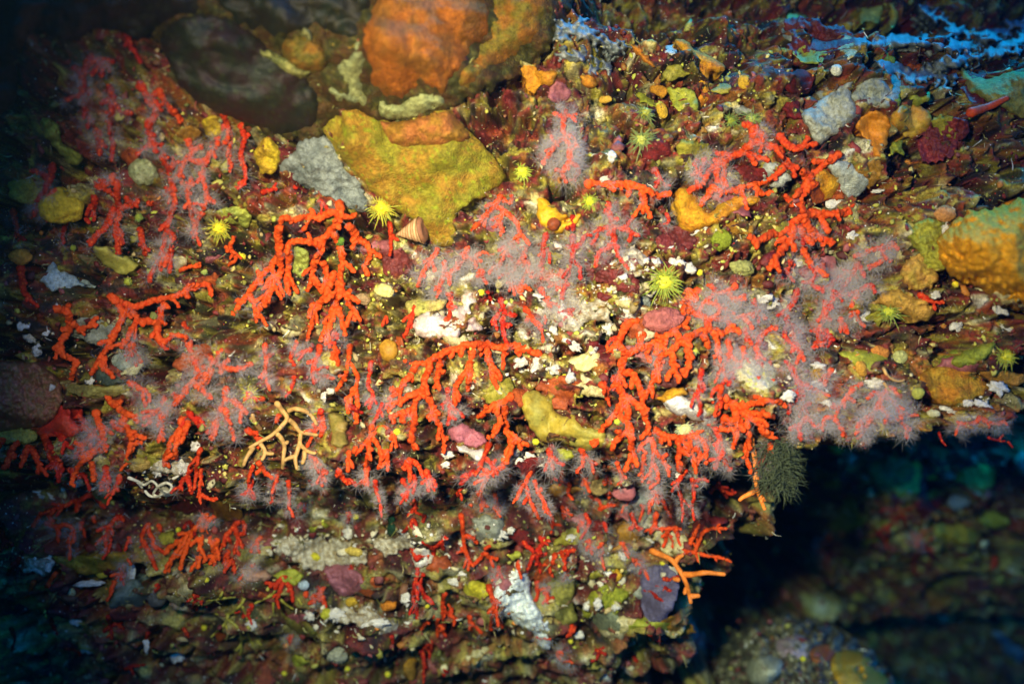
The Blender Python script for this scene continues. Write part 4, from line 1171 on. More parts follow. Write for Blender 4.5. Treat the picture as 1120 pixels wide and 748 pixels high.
coral("thin tan whip curling over the fluffy polyps near the rusty sponge slab", 1.7, 0, 't', "966,402 970,410 976,415 984,417 990,415; 966,418 974,428 984,434 988,438", group=None, name="sea_whip", cat="sea whip", smooth_skin=True, lift=16)
coral("long smooth orange root coral along the top of the violet cushion", 5.4, 0.2, 'o', "764,318 756,324 750,334 746,346; 756,324 762,332", group=None, name="coral_knob", cat="red coral")

# ------------------------------------------------------------------ thin crusts and coral sprigs, each named by the landmark it grows beside
LAND = {"the snail shell": (448, 254), "the biggest yellow cup coral": (417, 228), "the olive tongue sponge": (470, 200), "the grey sponge patch": (350, 190), "the dense coral curtain": (350, 290), "the open-branched orange coral": (150, 345),
        "the blue-grey star sponge": (66, 306), "the yellow fluffy sponge ball": (66, 226), "the olive leaf-shaped sponge": (128, 284), "the round disc crust": (25, 430), "the red sponge triangle": (68, 462), "the lilac polyp coral": (215, 420),
        "the tan sea fan": (315, 475), "the brown waisted lobe": (369, 468), "the five-legged coral spray": (408, 490), "the wide orange coral fan": (480, 410), "the amber hanging lobe": (425, 383), "the torn white crust": (490, 348),
        "the cream tube mouth": (420, 318), "the squirt-bearing yellow sponge": (608, 238), "the long orange coral bar": (675, 203), "the crumpled orange sponge": (785, 232), "the star-shaped orange coral": (876, 234), "the large folded grey sponge": (908, 128),
        "the orange fan sponge": (958, 146), "the heart-shaped fan sponge": (997, 132), "the yellow-orange dome": (1085, 275), "the apricot sponge wedge": (992, 338), "the rusty sponge slab": (1044, 423), "the green-olive finger sponge": (1064, 388),
        "the largest green-yellow cup": (726, 308), "the rosy sea squirt": (724, 350), "the cream-yellow lobe": (640, 394), "the wishbone crumb": (620, 342), "the olive slab sponge": (616, 462), "the stout knobby coral": (683, 430), "the dark hollow": (728, 410),
        "the white ragged sponge": (755, 450), "the orange coral knot": (815, 455), "the knobby pale mound": (826, 410), "the curved red strands": (850, 390), "the lilac lip coral": (960, 448), "the mauve crust": (510, 480), "the three-legged coral": (552, 460),
        "the branching orange streak": (770, 80), "the golden egg nub": (814, 90), "the orange-yellow bracket": (585, 84), "the pink coral fog": (616, 155), "the blue hollow's orange spur": (643, 80), "the yellow ball sponge": (897, 41),
        "the looped worm tubes": (160, 534), "the orange-red coral rake": (205, 595), "the teal fan rock": (140, 650), "the long olive hollow sponge": (100, 614), "the yellow-green twig fan": (250, 690), "the peach knoll": (278, 628), "the pink crust hump": (376, 634),
        "the tall narrow coral": (456, 630), "the wavy red coral": (515, 600), "the yellow cushion": (522, 645), "the white lacy crust": (570, 665), "the olive lumpy sponge": (616, 650), "the leathery grey-green sponge": (664, 680), "the red coral candelabra": (730, 580),
        "the rose-coloured blob": (683, 537), "the pale grey fin": (706, 540), "the blue-violet apron": (722, 650), "the gold ragged far sponge": (1050, 587), "the far five-armed coral": (1008, 605), "the dark green weed tuft": (850, 530), "the dark olive hump": (970, 516),
        "the pronged red coral": (488, 672), "the pale holed lump": (368, 716), "the orange oval lump": (425, 662), "the white upright nub": (144, 626), "the upright red coral": (246, 170), "the salmon coral tangle": (206, 210), "the thick red fork": (128, 240)}
LN, LP = list(LAND), np.array(list(LAND.values()), float)
used = set()


def where_is(px, py):
    d = np.hypot(LP[:, 0] - px, LP[:, 1] - py)
    for i in np.argsort(d)[:5]:
        dx, dy = px - LP[i, 0], py - LP[i, 1]
        if abs(dy) > 1.3 * abs(dx):
            r = "just above" if dy < 0 else "just below"
        elif abs(dx) > 1.3 * abs(dy):
            r = "left of" if dx < 0 else "right of"
        else:
            r = ("up" if dy < 0 else "down") + " and " + ("left of" if dx < 0 else "right of")
        yield r, LN[i]


def name_spot(kind, px, py):
    for r, l in where_is(px, py):
        lab = "%s %s %s" % (kind, r, l)
        if lab not in used:
            used.add(lab)
            return lab
    return None


def blocked(px, py, pad=4):
    for q in POLYS:
        lo, hi = q.min(0), q.max(0)
        if lo[0] - pad < px < hi[0] + pad and lo[1] - pad < py < hi[1] + pad:
            if poly_sd(np.array([px]), np.array([py]), q)[0] > -pad:
                return True
    return False


KINDS = [("thin olive crust", (.22, .20, .015), (.32, .27, .03)), ("thin dark red crust", (.16, .012, .009), (.08, .01, .008)), ("thin golden-brown crust", (.34, .16, .012), (.24, .12, .012)), ("thin yellow-green crust", (.34, .34, .025), (.24, .26, .02)),
         ("thin cream crust", (.58, .50, .26), (.42, .36, .14)), ("thin mauve-pink crust", (.32, .10, .10), (.22, .06, .06)), ("thin grey crust", (.26, .27, .20), (.18, .19, .14)), ("thin rust-red crust", (.36, .07, .010), (.26, .05, .010)), ("thin chalk-white crust", (.72, .68, .56), (.54, .48, .34))]
KP = np.array([.13, .24, .10, .11, .08, .10, .06, .13, .05])
ZONES = [(300, 300, 320, 170, 5), (640, 330, 190, 130, 5), (880, 330, 200, 150, 4), (720, 120, 240, 110, 5), (960, 110, 160, 100, 3), (330, 600, 420, 120, 6), (640, 610, 160, 120, 5), (980, 570, 190, 110, 5)]
made = []
tries = 0
while len(made) < 150 and tries < 4000:
    tries += 1
    px, py = [float(q[0]) for q in rnd(1, ZONES)]
    if not (4 < px < 1116 and 4 < py < 744) or blocked(px, py, 0) or float(look(DM, px, py)) > 1.5:
        continue
    R0 = 7 + 15 * RS.rand() ** 1.6
    if any(math.hypot(px - a, py - b) < (R0 + c) * .75 for a, b, c in made):
        continue
    k = RS.choice(len(KINDS), p=KP)
    lab = name_spot(KINDS[k][0], px, py)
    if lab is None:
        continue
    made.append((px, py, R0))
    na = 9
    e, a0 = .5 + .45 * RS.rand(), RS.normal() * .35
    pts = []
    for j in range(na):
        a = j / na * 6.283
        rr = R0 * (.65 + .6 * RS.rand())
        x, y = math.cos(a) * rr * 1.2, math.sin(a) * rr * e
        pts.append((px + x * math.cos(a0) - y * math.sin(a0), py + x * math.sin(a0) + y * math.cos(a0)))
    patch("crust", "crust", lab, pts, 2.5 + 4.5 * RS.rand(), KINDS[k][1], KINDS[k][2], group="thin crusts on the rock", w=6, lump=1 + 3 * RS.rand(), lumpsc=4 + 5 * RS.rand(), rag=3.5, cs=7, mat=M_CRUST if RS.rand() < .6 else M_SPONGE, step=1.6)
    POLYS.pop()

CZ = [(110, 250, 130, 130, 4), (60, 480, 90, 50, 2), (250, 430, 120, 80, 3), (340, 430, 120, 90, 3), (560, 300, 130, 80, 4), (780, 400, 130, 90, 5), (900, 350, 110, 80, 4), (820, 160, 110, 50, 1), (420, 520, 260, 30, 4), (250, 610, 260, 90, 6), (560, 580, 180, 100, 7), (690, 560, 70, 50, 3), (980, 560, 150, 70, 3), (480, 690, 250, 40, 3), (660, 490, 90, 30, 2)]
sp = []
tries = 0
while len(sp) < 120 and tries < 4000:
    tries += 1
    px, py = [float(q[0]) for q in rnd(1, CZ)]
    if not (3 < px < 1117 and 20 < py < 735) or blocked(px, py, 2) or any(math.hypot(px - a, py - b) < 15 for a, b in sp) or float(look(DM, px, py)) > 1.45:
        continue
    near = face_of(px, py) is TA
    fuzzy = RS.rand() < (.6 if near else .45)
    tone = ('p' if RS.rand() < .4 else 'r') if fuzzy else ('o' if RS.rand() < .35 and near else ('r' if RS.rand() < .8 else 'd'))
    kind = {'p': "small pink coral sprig in pale polyps", 'r': "small red coral sprig" + (" in pale polyps" if fuzzy else ""), 'o': "small orange coral sprig", 'd': "small dull red coral sprig"}[tone]
    lab = name_spot(kind, px, py)
    if lab is None:
        continue
    sp.append((px, py))
    L = (16 + 16 * RS.rand()) if near else (10 + 12 * RS.rand())
    a = math.pi / 2 + RS.normal() * .5
    p = [(px, py)]
    for j in range(3):
        a += RS.normal() * .25
        p.append((p[-1][0] + math.cos(a) * L / 3, p[-1][1] + math.sin(a) * L / 3))
    br = [p]
    for j in range(RS.randint(1, 4)):
        b0 = p[RS.randint(0, 3)]
        b = a + (1 if RS.rand() < .5 else -1) * (.5 + .6 * RS.rand())
        l2 = L * (.35 + .35 * RS.rand())
        q1 = (b0[0] + math.cos(b) * l2 * .5, b0[1] + math.sin(b) * l2 * .5)
        b = b * .6 + math.pi / 2 * .4
        br.append([b0, q1, (q1[0] + math.cos(b) * l2 * .5, q1[1] + math.sin(b) * l2 * .5)])
    spec = "; ".join(" ".join("%.1f,%.1f" % q for q in b) for b in br)
    coral(lab, 4.3 if near else 2.7, (1.1 + .8 * RS.rand()) if fuzzy else 0.05, tone, spec, group="small coral sprigs between the larger corals", lift=8)

# ------------------------------------------------------------------ sponges, crusts, boulders
OR1, OR2 = (.52, .17, .012), (.40, .19, .02)
OLV, OL2 = (.21, .185, .012), (.30, .16, .014)
GRY, GR2 = (.22, .245, .21), (.13, .15, .13)
AMB, AM2 = (.62, .30, .012), (.50, .20, .01)
YEL, YE2 = (.58, .42, .02), (.44, .36, .03)
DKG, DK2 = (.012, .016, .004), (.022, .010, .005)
WHT, WH2 = (.62, .60, .52), (.46, .43, .35)
RST, RS2 = (.44, .14, .012), (.33, .17, .02)
PNK, PN2 = (.42, .13, .15), (.30, .07, .08)


def place_over(px, py, d):
    return depth_at(px, py) - d


# dark near masses, upper left; colour darkened further to stand for missing strobe light
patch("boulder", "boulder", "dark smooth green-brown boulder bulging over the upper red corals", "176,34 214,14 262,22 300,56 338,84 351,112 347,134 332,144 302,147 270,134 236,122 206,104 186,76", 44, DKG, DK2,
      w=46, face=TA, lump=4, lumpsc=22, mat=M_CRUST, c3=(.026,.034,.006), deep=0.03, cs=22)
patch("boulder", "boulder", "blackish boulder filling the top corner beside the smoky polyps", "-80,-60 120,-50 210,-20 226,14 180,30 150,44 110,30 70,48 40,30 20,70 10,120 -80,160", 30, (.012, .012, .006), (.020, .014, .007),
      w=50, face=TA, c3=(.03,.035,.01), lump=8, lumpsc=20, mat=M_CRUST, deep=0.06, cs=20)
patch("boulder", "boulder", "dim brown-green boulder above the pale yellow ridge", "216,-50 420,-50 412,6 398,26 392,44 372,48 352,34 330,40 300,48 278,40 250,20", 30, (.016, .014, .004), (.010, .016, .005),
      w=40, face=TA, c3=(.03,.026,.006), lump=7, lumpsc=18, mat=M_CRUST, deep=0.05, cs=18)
patch("sponge", "sponge", "orange-olive sponge lump tucked above the pale yellow ridge", "309,46 326,38 344,40 356,54 360,72 350,82 334,82 318,76 308,62", 34, (.22, .10, .010), (.12, .10, .012), group="encrusting sponges", w=16, face=TA, deep=0.03, lump=2)
patch("sponge", "sponge", "pale yellow sponge ridge between the orange-olive lump and the dark boulder", "274,50 286,52 308,60 322,70 340,80 330,88 312,84 298,72 282,64", 34, (.24, .23, .06), (.16, .18, .05), group="encrusting sponges", w=12, face=TA, deep=0.03)
patch("sponge", "sponge", "small pale tooth-shaped sponge below the top of the overhang", "331,31 338,34 344,44 342,50 336,46 331,38", 34, (.30, .30, .10), (.2, .2, .06), group="encrusting sponges", face=TA, deep=0.03)

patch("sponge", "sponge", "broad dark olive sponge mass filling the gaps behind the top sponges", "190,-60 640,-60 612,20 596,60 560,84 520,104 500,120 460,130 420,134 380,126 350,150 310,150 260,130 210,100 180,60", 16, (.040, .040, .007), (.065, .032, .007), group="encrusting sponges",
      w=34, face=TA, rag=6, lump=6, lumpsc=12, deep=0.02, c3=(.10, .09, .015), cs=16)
S1 = "414,-40 408,0 400,25 397,48 400,68 404,88 412,104 426,108 440,108 452,98 468,97 484,106 492,92 500,82 512,66 524,48 536,34 538,14 532,-8 530,-40"
patch("sponge", "sponge", "biggest orange-brown sponge hanging at the top between pale patches", S1, 36, (.31, .095, .008), (.22, .09, .010), group="encrusting sponges", w=30, face=TA, deep=0.02, pores=9, lump=4.5, lumpsc=20, cs=26, rag=3,
      pits=[(458, 80, 14, 7), (484, 18, 7, 6), (432, 40, 10, 2), (505, 50, 9, 3)], c3=None)
patch("sponge", "sponge", "rounded olive-orange sponge sharing an edge with the biggest orange-brown sponge", "540,-40 538,14 532,38 520,54 508,68 498,82 500,98 516,96 530,80 548,72 562,66 576,54 590,40 598,16 602,-12 600,-40", 30, (.25, .10, .010), (.15, .12, .012), group="encrusting sponges",
      w=28, face=TA, deep=0.05, lump=3, lumpsc=16, pits=[(578, 24, 7, 5), (556, 20, 6, 4), (520, 66, 6, 5)])
patch("sponge", "sponge", "pale green forked sponge band along the orange-brown sponge", "392,38 398,54 402,72 401,92 404,110 406,124 394,119 384,113 368,110 352,100 338,92 334,86 350,90 364,94 374,98 370,86 366,76 372,66 380,58", 24, (.26, .28, .10), (.20, .23, .10),
      group="encrusting sponges", w=18, face=TA, deep=0.02, lump=2.5, rag=3)
patch("sponge", "sponge", "pale green sponge strip squeezed under the orange-brown sponge", "412,107 426,111 440,110 452,98 466,100 480,103 488,112 484,118 470,122 452,130 430,132 418,128 411,120", 24, (.28, .30, .11), (.22, .25, .1), group="encrusting sponges", w=14, face=TA, deep=0.02, rag=3, lump=2.5)
S5 = "354,138 368,122 388,118 408,126 430,134 452,130 474,122 492,120 504,136 520,152 538,168 550,186 548,200 534,214 512,222 498,236 499,258 490,270 478,271 466,262 456,248 446,238 430,228 412,214 398,202 384,186 370,170 360,156"
patch("sponge", "sponge", "large olive tongue-shaped sponge drooping beside the snail shell", S5, 20, OLV, OL2, group="encrusting sponges", w=36, pores=9, lump=3, lumpsc=24, cs=24, rag=2.5, c3=(.24, .28, .012), deep=0.06, face=TA,
      pits=[(420, 178, 5, 2), (482, 190, 6, 2)])
patch("sponge", "sponge", "salmon-orange sponge cap across the root of the olive tongue sponge", "416,132 436,134 456,130 474,123 492,121 504,136 516,150 504,158 486,160 464,165 444,164 428,160 420,148", 33, (.34, .12, .025), (.28, .14, .014), group="encrusting sponges", w=26, lump=2, face=TA, deep=0.04)
patch("sponge", "sponge", "grey sponge patch wedged beside the olive tongue sponge", "300,180 316,168 334,152 350,146 360,152 366,166 376,180 388,196 400,212 404,226 396,230 378,226 358,216 336,204 316,192", 9, GRY, GR2, group="encrusting sponges", w=14, rag=4, lump=4, lumpsc=6, face=TA, deep=0.03)
patch("sponge", "sponge", "yellow crusty lump between the beaded dark coral and the grey patch", "282,158 292,150 302,158 308,172 302,186 288,190 279,178 278,166", 14, YEL, (.45, .28, .02), group="encrusting sponges", lump=3, lumpsc=5, w=9, face=TA)
patch("sponge", "sponge", "small yellow lump under the edge of the dark green-brown boulder", "222,130 234,126 242,134 242,148 232,152 223,146", 12, YEL, (.4, .26, .02), group="encrusting sponges", lump=2.5, lumpsc=5, w=8, face=TA)
blob("sponge", "sponge", "yellow fluffy sponge ball beside a blurred red bough", 66, 226, 23, 17, 5, (.52, .36, .02), group="encrusting sponges", noise=.2, ns=(30, 20), out=.9)
blob("sponge", "sponge", "dull yellow sponge mound behind the yellow fluffy ball", 34, 206, 22, 16, 0, (.30, .24, .03), group="encrusting sponges", noise=.25, ns=(24, 16), out=.4)
patch("sponge", "sponge", "pale yellow-green ragged ridge left of the smoky polyps", "44,132 56,130 66,144 68,158 84,166 90,174 80,180 70,172 58,158 48,146", 12, (.36, .36, .05), (.24, .26, .03), group="encrusting sponges", lump=3, face=TA)
patch("sponge", "sponge", "pale olive fluted tunicate in the salmon coral tangle", "140,184 148,174 160,174 170,182 174,194 168,202 156,204 145,198", 13, (.42, .42, .22), (.3, .33, .14), group="encrusting sponges", lump=2, lumpsc=4, w=10)
patch("sponge", "sponge", "pale olive leaf-shaped sponge under the red coral fork", "101,270 114,270 126,276 140,281 152,286 154,292 146,297 134,299 120,294 110,286", 9, (.42, .37, .06), (.30, .28, .05), group="encrusting sponges", w=8, lump=1, mat=M_SMOOTH, deep=0.02)
blob("sponge", "sponge", "small orange ball sponge above the stumpy red coral twig", 23, 281, 12, 9, 0, (.48, .20, .02), group="encrusting sponges", noise=.15, out=.6)
patch("sponge", "sponge", "blue-grey star-shaped sponge with spread points", "58,284 64,294 74,299 90,309 92,312 80,314 80,321 66,318 56,319 48,311 38,309 48,300 52,294", 9, (.42, .50, .46), (.30, .38, .36), group="encrusting sponges", w=10, lump=1.2, deep=0.02)
patch("crust", "crust", "round pink-brown disc crust with a tiny tube, at the picture's edge", "-20,402 0,397 24,396 46,400 62,412 69,430 66,448 54,462 34,468 10,470 -20,466", 22, (.24, .075, .035), (.20, .11, .03), group="crusts", w=24, lump=5, lumpsc=5, cs=7, c3=(.42, .16, .08), pores=7, mat=M_CRUST, deep=0.04)
blob("tube_worm", "worm tube", "tiny pale tube with a dark mouth on the round pink-brown disc", 56, 424, 4.5, 5, 0, (.45, .42, .34), noise=.1, out=4.0, rz=5)
patch("sponge", "sponge", "olive shelf sponge under the round pink-brown disc", "-20,466 4,470 22,468 40,472 38,482 22,486 0,484 -20,484", 12, (.34, .30, .05), (.22, .22, .04), group="encrusting sponges", deep=.03)
patch("sponge", "sponge", "bright red triangular sponge beside the round pink-brown disc", "66,444 76,450 78,457 88,466 94,471 82,476 72,479 58,477 38,474 48,466 58,458 62,450", 10, (.58, .030, .012), (.45, .04, .012), group="encrusting sponges", w=9, lump=1, mat=M_CRUST, deep=.02)
patch("sponge", "sponge", "grey-green lumpy sponge behind the open-branched coral", "126,384 140,378 154,386 158,396 150,402 140,408 128,402 122,394", 8, (.34, .36, .26), (.2, .25, .2), group="encrusting sponges", lump=2, lumpsc=5)
patch("sponge", "sponge", "small cream sponge lobe below the grey-green lumpy sponge", "142,398 152,394 158,398 154,406 144,411 132,410 136,404", 10, (.55, .52, .25), (.45, .42, .2), group="encrusting sponges", w=7)
patch("sponge", "sponge", "olive fleshy lump beside the looped worm tubes", "134,502 146,498 160,502 166,510 156,516 142,514", 9, (.34, .22, .05), (.25, .2, .04), group="encrusting sponges", w=7)
patch("sponge", "sponge", "long olive ledge sponge below the red triangle", "70,422 96,420 120,421 140,423 138,430 118,436 100,434 78,430", 7, (.22, .18, .05), (.3, .26, .06), group="encrusting sponges", w=7)
patch("sponge", "sponge", "olive-yellow flap under the pair of slanting pegs", "100,538 116,530 126,534 120,548 108,550", 8, (.34, .34, .05), (.24, .26, .05), group="encrusting sponges", w=7)
patch("sponge", "sponge", "dark teal fleshy strip behind the red column", "104,408 120,407 138,412 132,420 112,420", 7, (.08, .10, .06), (.05, .07, .05), group="encrusting sponges", w=7)

# centre
patch("sponge", "sponge", "yellow folded sponge wrapped round the small brown sea squirt", "587,218 594,215 602,219 610,230 620,236 616,242 608,245 620,243 634,236 632,244 622,250 612,254 600,252 590,246 586,236 589,227", 10, AMB, (.55, .34, .012), group="encrusting sponges", w=8, lump=1.6, mat=M_SMOOTH, deep=.02)
blob("sea_squirt", "sea squirt", "small glossy brown sea squirt in the folded yellow sponge", 605, 245, 7.5, 7, 0, (.22, .05, .012), noise=.08, out=1.6, rz=8, mat=M_SMOOTH)
patch("sponge", "sponge", "crumpled orange sponge stretching under the orange coral spray", "740,209 748,206 758,212 766,224 776,232 788,222 800,216 816,212 832,217 828,224 812,228 800,234 786,244 768,250 752,254 742,246 740,230", 13, (.60, .24, .012), (.55, .30, .012), group="encrusting sponges", w=9, lump=2.5, lumpsc=7, deep=.02)
patch("sponge", "sponge", "yellow-orange sponge tab at the root of the star-shaped coral", "892,186 904,184 914,196 918,206 910,216 902,218 896,204", 11, AMB, AM2, group="encrusting sponges", w=7, deep=.02)
patch("sponge", "sponge", "pale grey sponge flap beyond the star-shaped coral", "904,180 922,176 938,186 950,198 944,210 932,216 920,212 914,198", 8, (.44, .46, .36), (.34, .37, .3), group="encrusting sponges", w=9, deep=.02)
patch("sponge", "sponge", "pale grey sponge patch behind the thick branching coral", "832,182 846,176 862,184 866,198 852,204 838,202 828,194", 6, (.42, .44, .36), (.32, .34, .28), group="encrusting sponges", w=8)
patch("sponge", "sponge", "large folded grey sponge below the dark red weed", "876,126 890,114 906,102 922,92 934,89 930,104 938,118 942,128 932,136 920,142 908,152 896,159 888,150 882,138", 13, (.36, .37, .28), (.24, .26, .21), group="encrusting sponges", w=10, lump=3, lumpsc=8, deep=.03)
patch("sponge", "sponge", "smaller folded grey sponge adjoining the large folded one", "930,106 942,90 956,84 974,77 984,88 984,104 976,118 964,118 950,116 938,114", 13, (.36, .38, .28), (.25, .27, .2), group="encrusting sponges", w=10, lump=3, lumpsc=8, deep=.03)
patch("sponge", "sponge", "bright orange fan sponge tapering down to a stalk", "935,136 946,126 958,121 970,126 974,138 972,152 968,164 964,174 955,170 950,158 942,148", 14, (.62, .22, .015), (.52, .20, .015), group="encrusting sponges", w=11, mat=M_SMOOTH, deep=.03, lump=1)
patch("sponge", "sponge", "dull orange heart-shaped fan sponge with an olive rim", "976,124 988,114 1000,115 1012,121 1020,130 1014,142 1004,151 992,150 980,143 974,134", 13, (.52, .24, .025), (.44, .27, .03), group="encrusting sponges", w=11, mat=M_SMOOTH, deep=.03, lump=1)
patch("sponge", "sponge", "olive folded sponge shelf at the edge under the cyan ridges", "1050,74 1064,82 1084,84 1104,80 1130,82 1130,128 1108,124 1090,116 1076,108 1060,98", 14, (.30, .27, .05), (.36, .32, .09), group="encrusting sponges", w=9, lump=4, lumpsc=11, deep=.03)
coral("coral-red finger sponge lying on the olive folded shelf", 7, 0, 'o', "1060,124 1072,120 1086,115 1098,109 1104,107", group="encrusting sponges", name="finger_sponge", cat="sponge", smooth_skin=True, lift=16)
patch("sponge", "sponge", "big yellow-orange sponge dome bulging near the lens at the edge", "1037,262 1044,246 1062,233 1090,228 1140,222 1140,334 1108,328 1082,314 1058,302 1042,284", 110, (.74, .34, .012), (.66, .32, .015), group="encrusting sponges", w=62, t0=0.675, rag=4, lump=5, lumpsc=16, pores=10, deep=0.02, cs=26)
patch("sponge", "sponge", "pale lip with a white oval under the yellow-orange dome", "1078,312 1094,310 1112,318 1134,326 1134,342 1112,334 1092,326", 14, (.62, .56, .30), (.5, .42, .2), group="encrusting sponges", w=9, face=TA, rag=3, deep=.02)
blob("sponge", "sponge", "small orange ball sponge next to the yellow-orange dome", 1034, 234, 11, 9, 0, (.50, .22, .06), group="encrusting sponges", noise=.15, out=.8)
patch("sponge", "sponge", "blurred olive fuzzy sponge left of the yellow-orange dome", "996,248 1012,240 1028,244 1036,260 1040,284 1028,296 1010,292 1000,276 994,262", 18, (.34, .31, .03), (.26, .27, .03), group="encrusting sponges", w=20, face=TA, rag=5, lump=5, deep=.02)
patch("sponge", "sponge", "salmon sponge cushion below the olive fuzzy sponge", "990,286 1006,280 1022,290 1028,304 1018,316 1002,320 990,312 986,298", 16, (.50, .26, .05), (.40, .27, .04), group="encrusting sponges", w=18, face=TA, rag=5, lump=4, deep=.02)
patch("sponge", "sponge", "apricot sponge wedge slanting towards the yellow cups", "962,324 980,318 1002,322 1014,334 1022,346 1016,353 1000,350 982,342 966,336", 14, (.54, .29, .05), (.46, .27, .04), group="encrusting sponges", w=14, face=TA, rag=4, lump=3, deep=.02)
patch("sponge", "sponge", "rusty sponge slab on the lip at the edge of the frame", "1004,410 1018,403 1032,401 1050,405 1066,409 1078,416 1082,425 1070,434 1056,441 1038,445 1024,438 1014,426", 13, (.42, .16, .012), (.36, .2, .015), group="encrusting sponges", w=10, lump=2, deep=.03)
patch("sponge", "sponge", "smaller rust-orange sponge beside the rusty slab", "1072,407 1086,404 1104,406 1120,411 1118,420 1104,422 1088,420 1078,414", 12, (.44, .20, .03), (.38, .18, .02), group="encrusting sponges", w=8, deep=.03)
patch("sponge", "sponge", "green-olive finger-shaped sponge pointing at the spiky yellow cup", "1040,393 1054,384 1068,378 1084,373 1090,378 1082,388 1068,397 1052,402 1042,401", 12, (.30, .32, .03), (.22, .26, .03), group="encrusting sponges", w=8, deep=.02)
S_OL = "570,432 580,428 590,430 602,439 608,450 618,454 628,455 638,464 650,468 660,471 664,482 656,490 642,492 626,485 612,482 600,485 590,480 580,464 572,450"
patch("sponge", "sponge", "olive slab sponge lying along the lip below the mottled rubble", S_OL, 13, (.30, .27, .05), (.36, .27, .03), group="encrusting sponges", w=12, lump=1.6, lumpsc=14, cs=16, mat=M_SMOOTH, deep=.02)
patch("sponge", "sponge", "cream-yellow sponge lobe in the mottled rubble", "620,395 630,389 640,386 644,378 652,380 656,390 652,400 640,405 628,402", 10, (.72, .62, .26), (.62, .52, .2), group="encrusting sponges", w=8, mat=M_SMOOTH, deep=.02)
patch("sponge", "sponge", "white ragged sponge hanging beneath the dark hollow", "726,438 736,432 750,434 758,441 768,446 778,450 784,460 774,466 760,460 748,456 738,453 730,446", 12, WHT, (.66, .66, .60), group="encrusting sponges", w=8, lump=2.5, lumpsc=5, deep=.02)
patch("sponge", "sponge", "golden sponge patch capping the white ragged sponge", "716,434 728,430 736,424 748,424 752,432 740,436 726,440", 11, (.58, .28, .012), (.5, .26, .02), group="encrusting sponges", w=6)
patch("sponge", "sponge", "torn white crust with pinkish stains under the coral stubs", "450,356 458,348 466,343 482,346 494,342 503,334 506,326 514,321 520,331 514,338 524,346 530,358 520,362 508,364 500,369 484,368 470,372 458,366", 9, WHT, (.62, .42, .32), group="crusts", w=9, lump=3.5, lumpsc=5, rag=4, mat=M_CRUST, deep=.02)
patch("sponge", "sponge", "olive-yellow smear above the torn white crust", "444,332 458,328 476,326 488,328 484,338 466,342 450,346", 7, (.42, .40, .08), (.46, .34, .1), group="encrusting sponges", w=7)
patch("crust", "crust", "white-rimmed mauve crust below the wide coral fan", "490,470 502,464 516,468 528,474 532,484 522,490 508,487 496,482", 10, PNK, (.34, .10, .12), group="crusts", w=8, lump=1.5, lumpsc=4, mat=M_CRUST)
patch("crust", "crust", "white frilled edge under the mauve crust", "498,486 510,489 522,491 531,487 530,498 522,506 512,500 502,494", 8, WHT, WH2, group="crusts", w=6, lump=2, rag=3, mat=M_CRUST)
blob("sea_squirt", "sea squirt", "rosy lemon-shaped sea squirt behind the arching orange coral", 724, 350, 21, 13, -8, (.34, .10, .08), noise=.22, ns=(40, 28), out=.8, mat=M_SPONGE)
blob("sponge", "sponge", "cream lump at the foot of the rosy sea squirt", 706, 366, 10, 7, 0, (.58, .46, .28), group="encrusting sponges", noise=.25)
blob("sponge", "sponge", "grey knob between the spiky green-yellow cup and the rosy squirt", 703, 331, 8, 7, 0, (.20, .22, .18), group="encrusting sponges", noise=.2)
blob("sponge", "sponge", "smooth orange coral knob above the arching orange coral", 753, 326, 9, 11, 15, (.78, .12, .02), group="encrusting sponges", noise=.12, out=1.2)
blob("sponge", "sponge", "amber hanging lobe left of the wide fan's bough", 425, 383, 10, 12, 0, (.36, .18, .015), group="encrusting sponges", noise=.12, out=.9, mat=M_SMOOTH)
patch("sponge", "sponge", "brown waisted lobe beside the tan sea fan", "358,456 366,452 376,456 380,466 379,476 382,486 374,490 364,486 362,472", 12, (.26, .18, .04), (.20, .17, .03), group="encrusting sponges", w=7, mat=M_SMOOTH, deep=.02)
blob("sponge", "sponge", "cream round-topped tube mouth near the snail shell", 420, 318, 10.5, 7.5, 5, (.62, .56, .18), group="encrusting sponges", noise=.18, out=1.2)
blob("sponge", "sponge", "tan stalk lump under the cream tube mouth", 396, 327, 9, 6, 20, (.34, .22, .10), group="encrusting sponges", noise=.2)
blob("sponge", "sponge", "green ring-shaped lump beside the white-flecked ledge", 789, 262, 11, 12, 20, (.20, .24, .015), group="encrusting sponges", noise=.25, out=.6, ns=(22, 14))
blob("sponge", "sponge", "olive tufted lump above the white star crumb", 812, 293, 12, 8, 0, (.28, .28, .08), group="encrusting sponges", noise=.3, out=.6, ns=(22, 14))
blob("sponge", "sponge", "green velvety sponge pad in the broad coral curtain", 372, 264, 5, 5, 0, (.10, .20, .02), group="encrusting sponges", noise=.2, out=4)
patch("sponge", "sponge", "green-yellow lichen-like crust behind the curtain coral", "322,268 334,272 340,284 336,300 328,306 318,296 320,280", 7, (.36, .38, .06), (.26, .30, .05), group="crusts", w=7, lump=3, lumpsc=4, mat=M_CRUST)
patch("sponge", "sponge", "speckled yellow-green crust next to the spiky yellow cup", "238,232 252,226 268,228 276,238 270,250 258,246 246,242", 7, (.38, .40, .05), (.28, .32, .05), group="crusts", w=7, lump=3, lumpsc=4, mat=M_CRUST)
patch("sponge", "sponge", "white curved crumb shaped like a wishbone", "612,330 617,328 621,338 628,346 630,354 624,357 616,350 611,343", 8, WHT, WH2, group="crusts", w=5, lump=1.5, mat=M_CRUST)
patch("sponge", "sponge", "pale knobbly mound under the curved red strands", "806,396 824,390 842,396 850,410 846,424 828,430 812,424 802,410", 12, (.46, .42, .20), (.44, .40, .30), group="encrusting sponges", w=14, lump=4, lumpsc=5, mat=M_CRUST, c3=(.5, .48, .1))
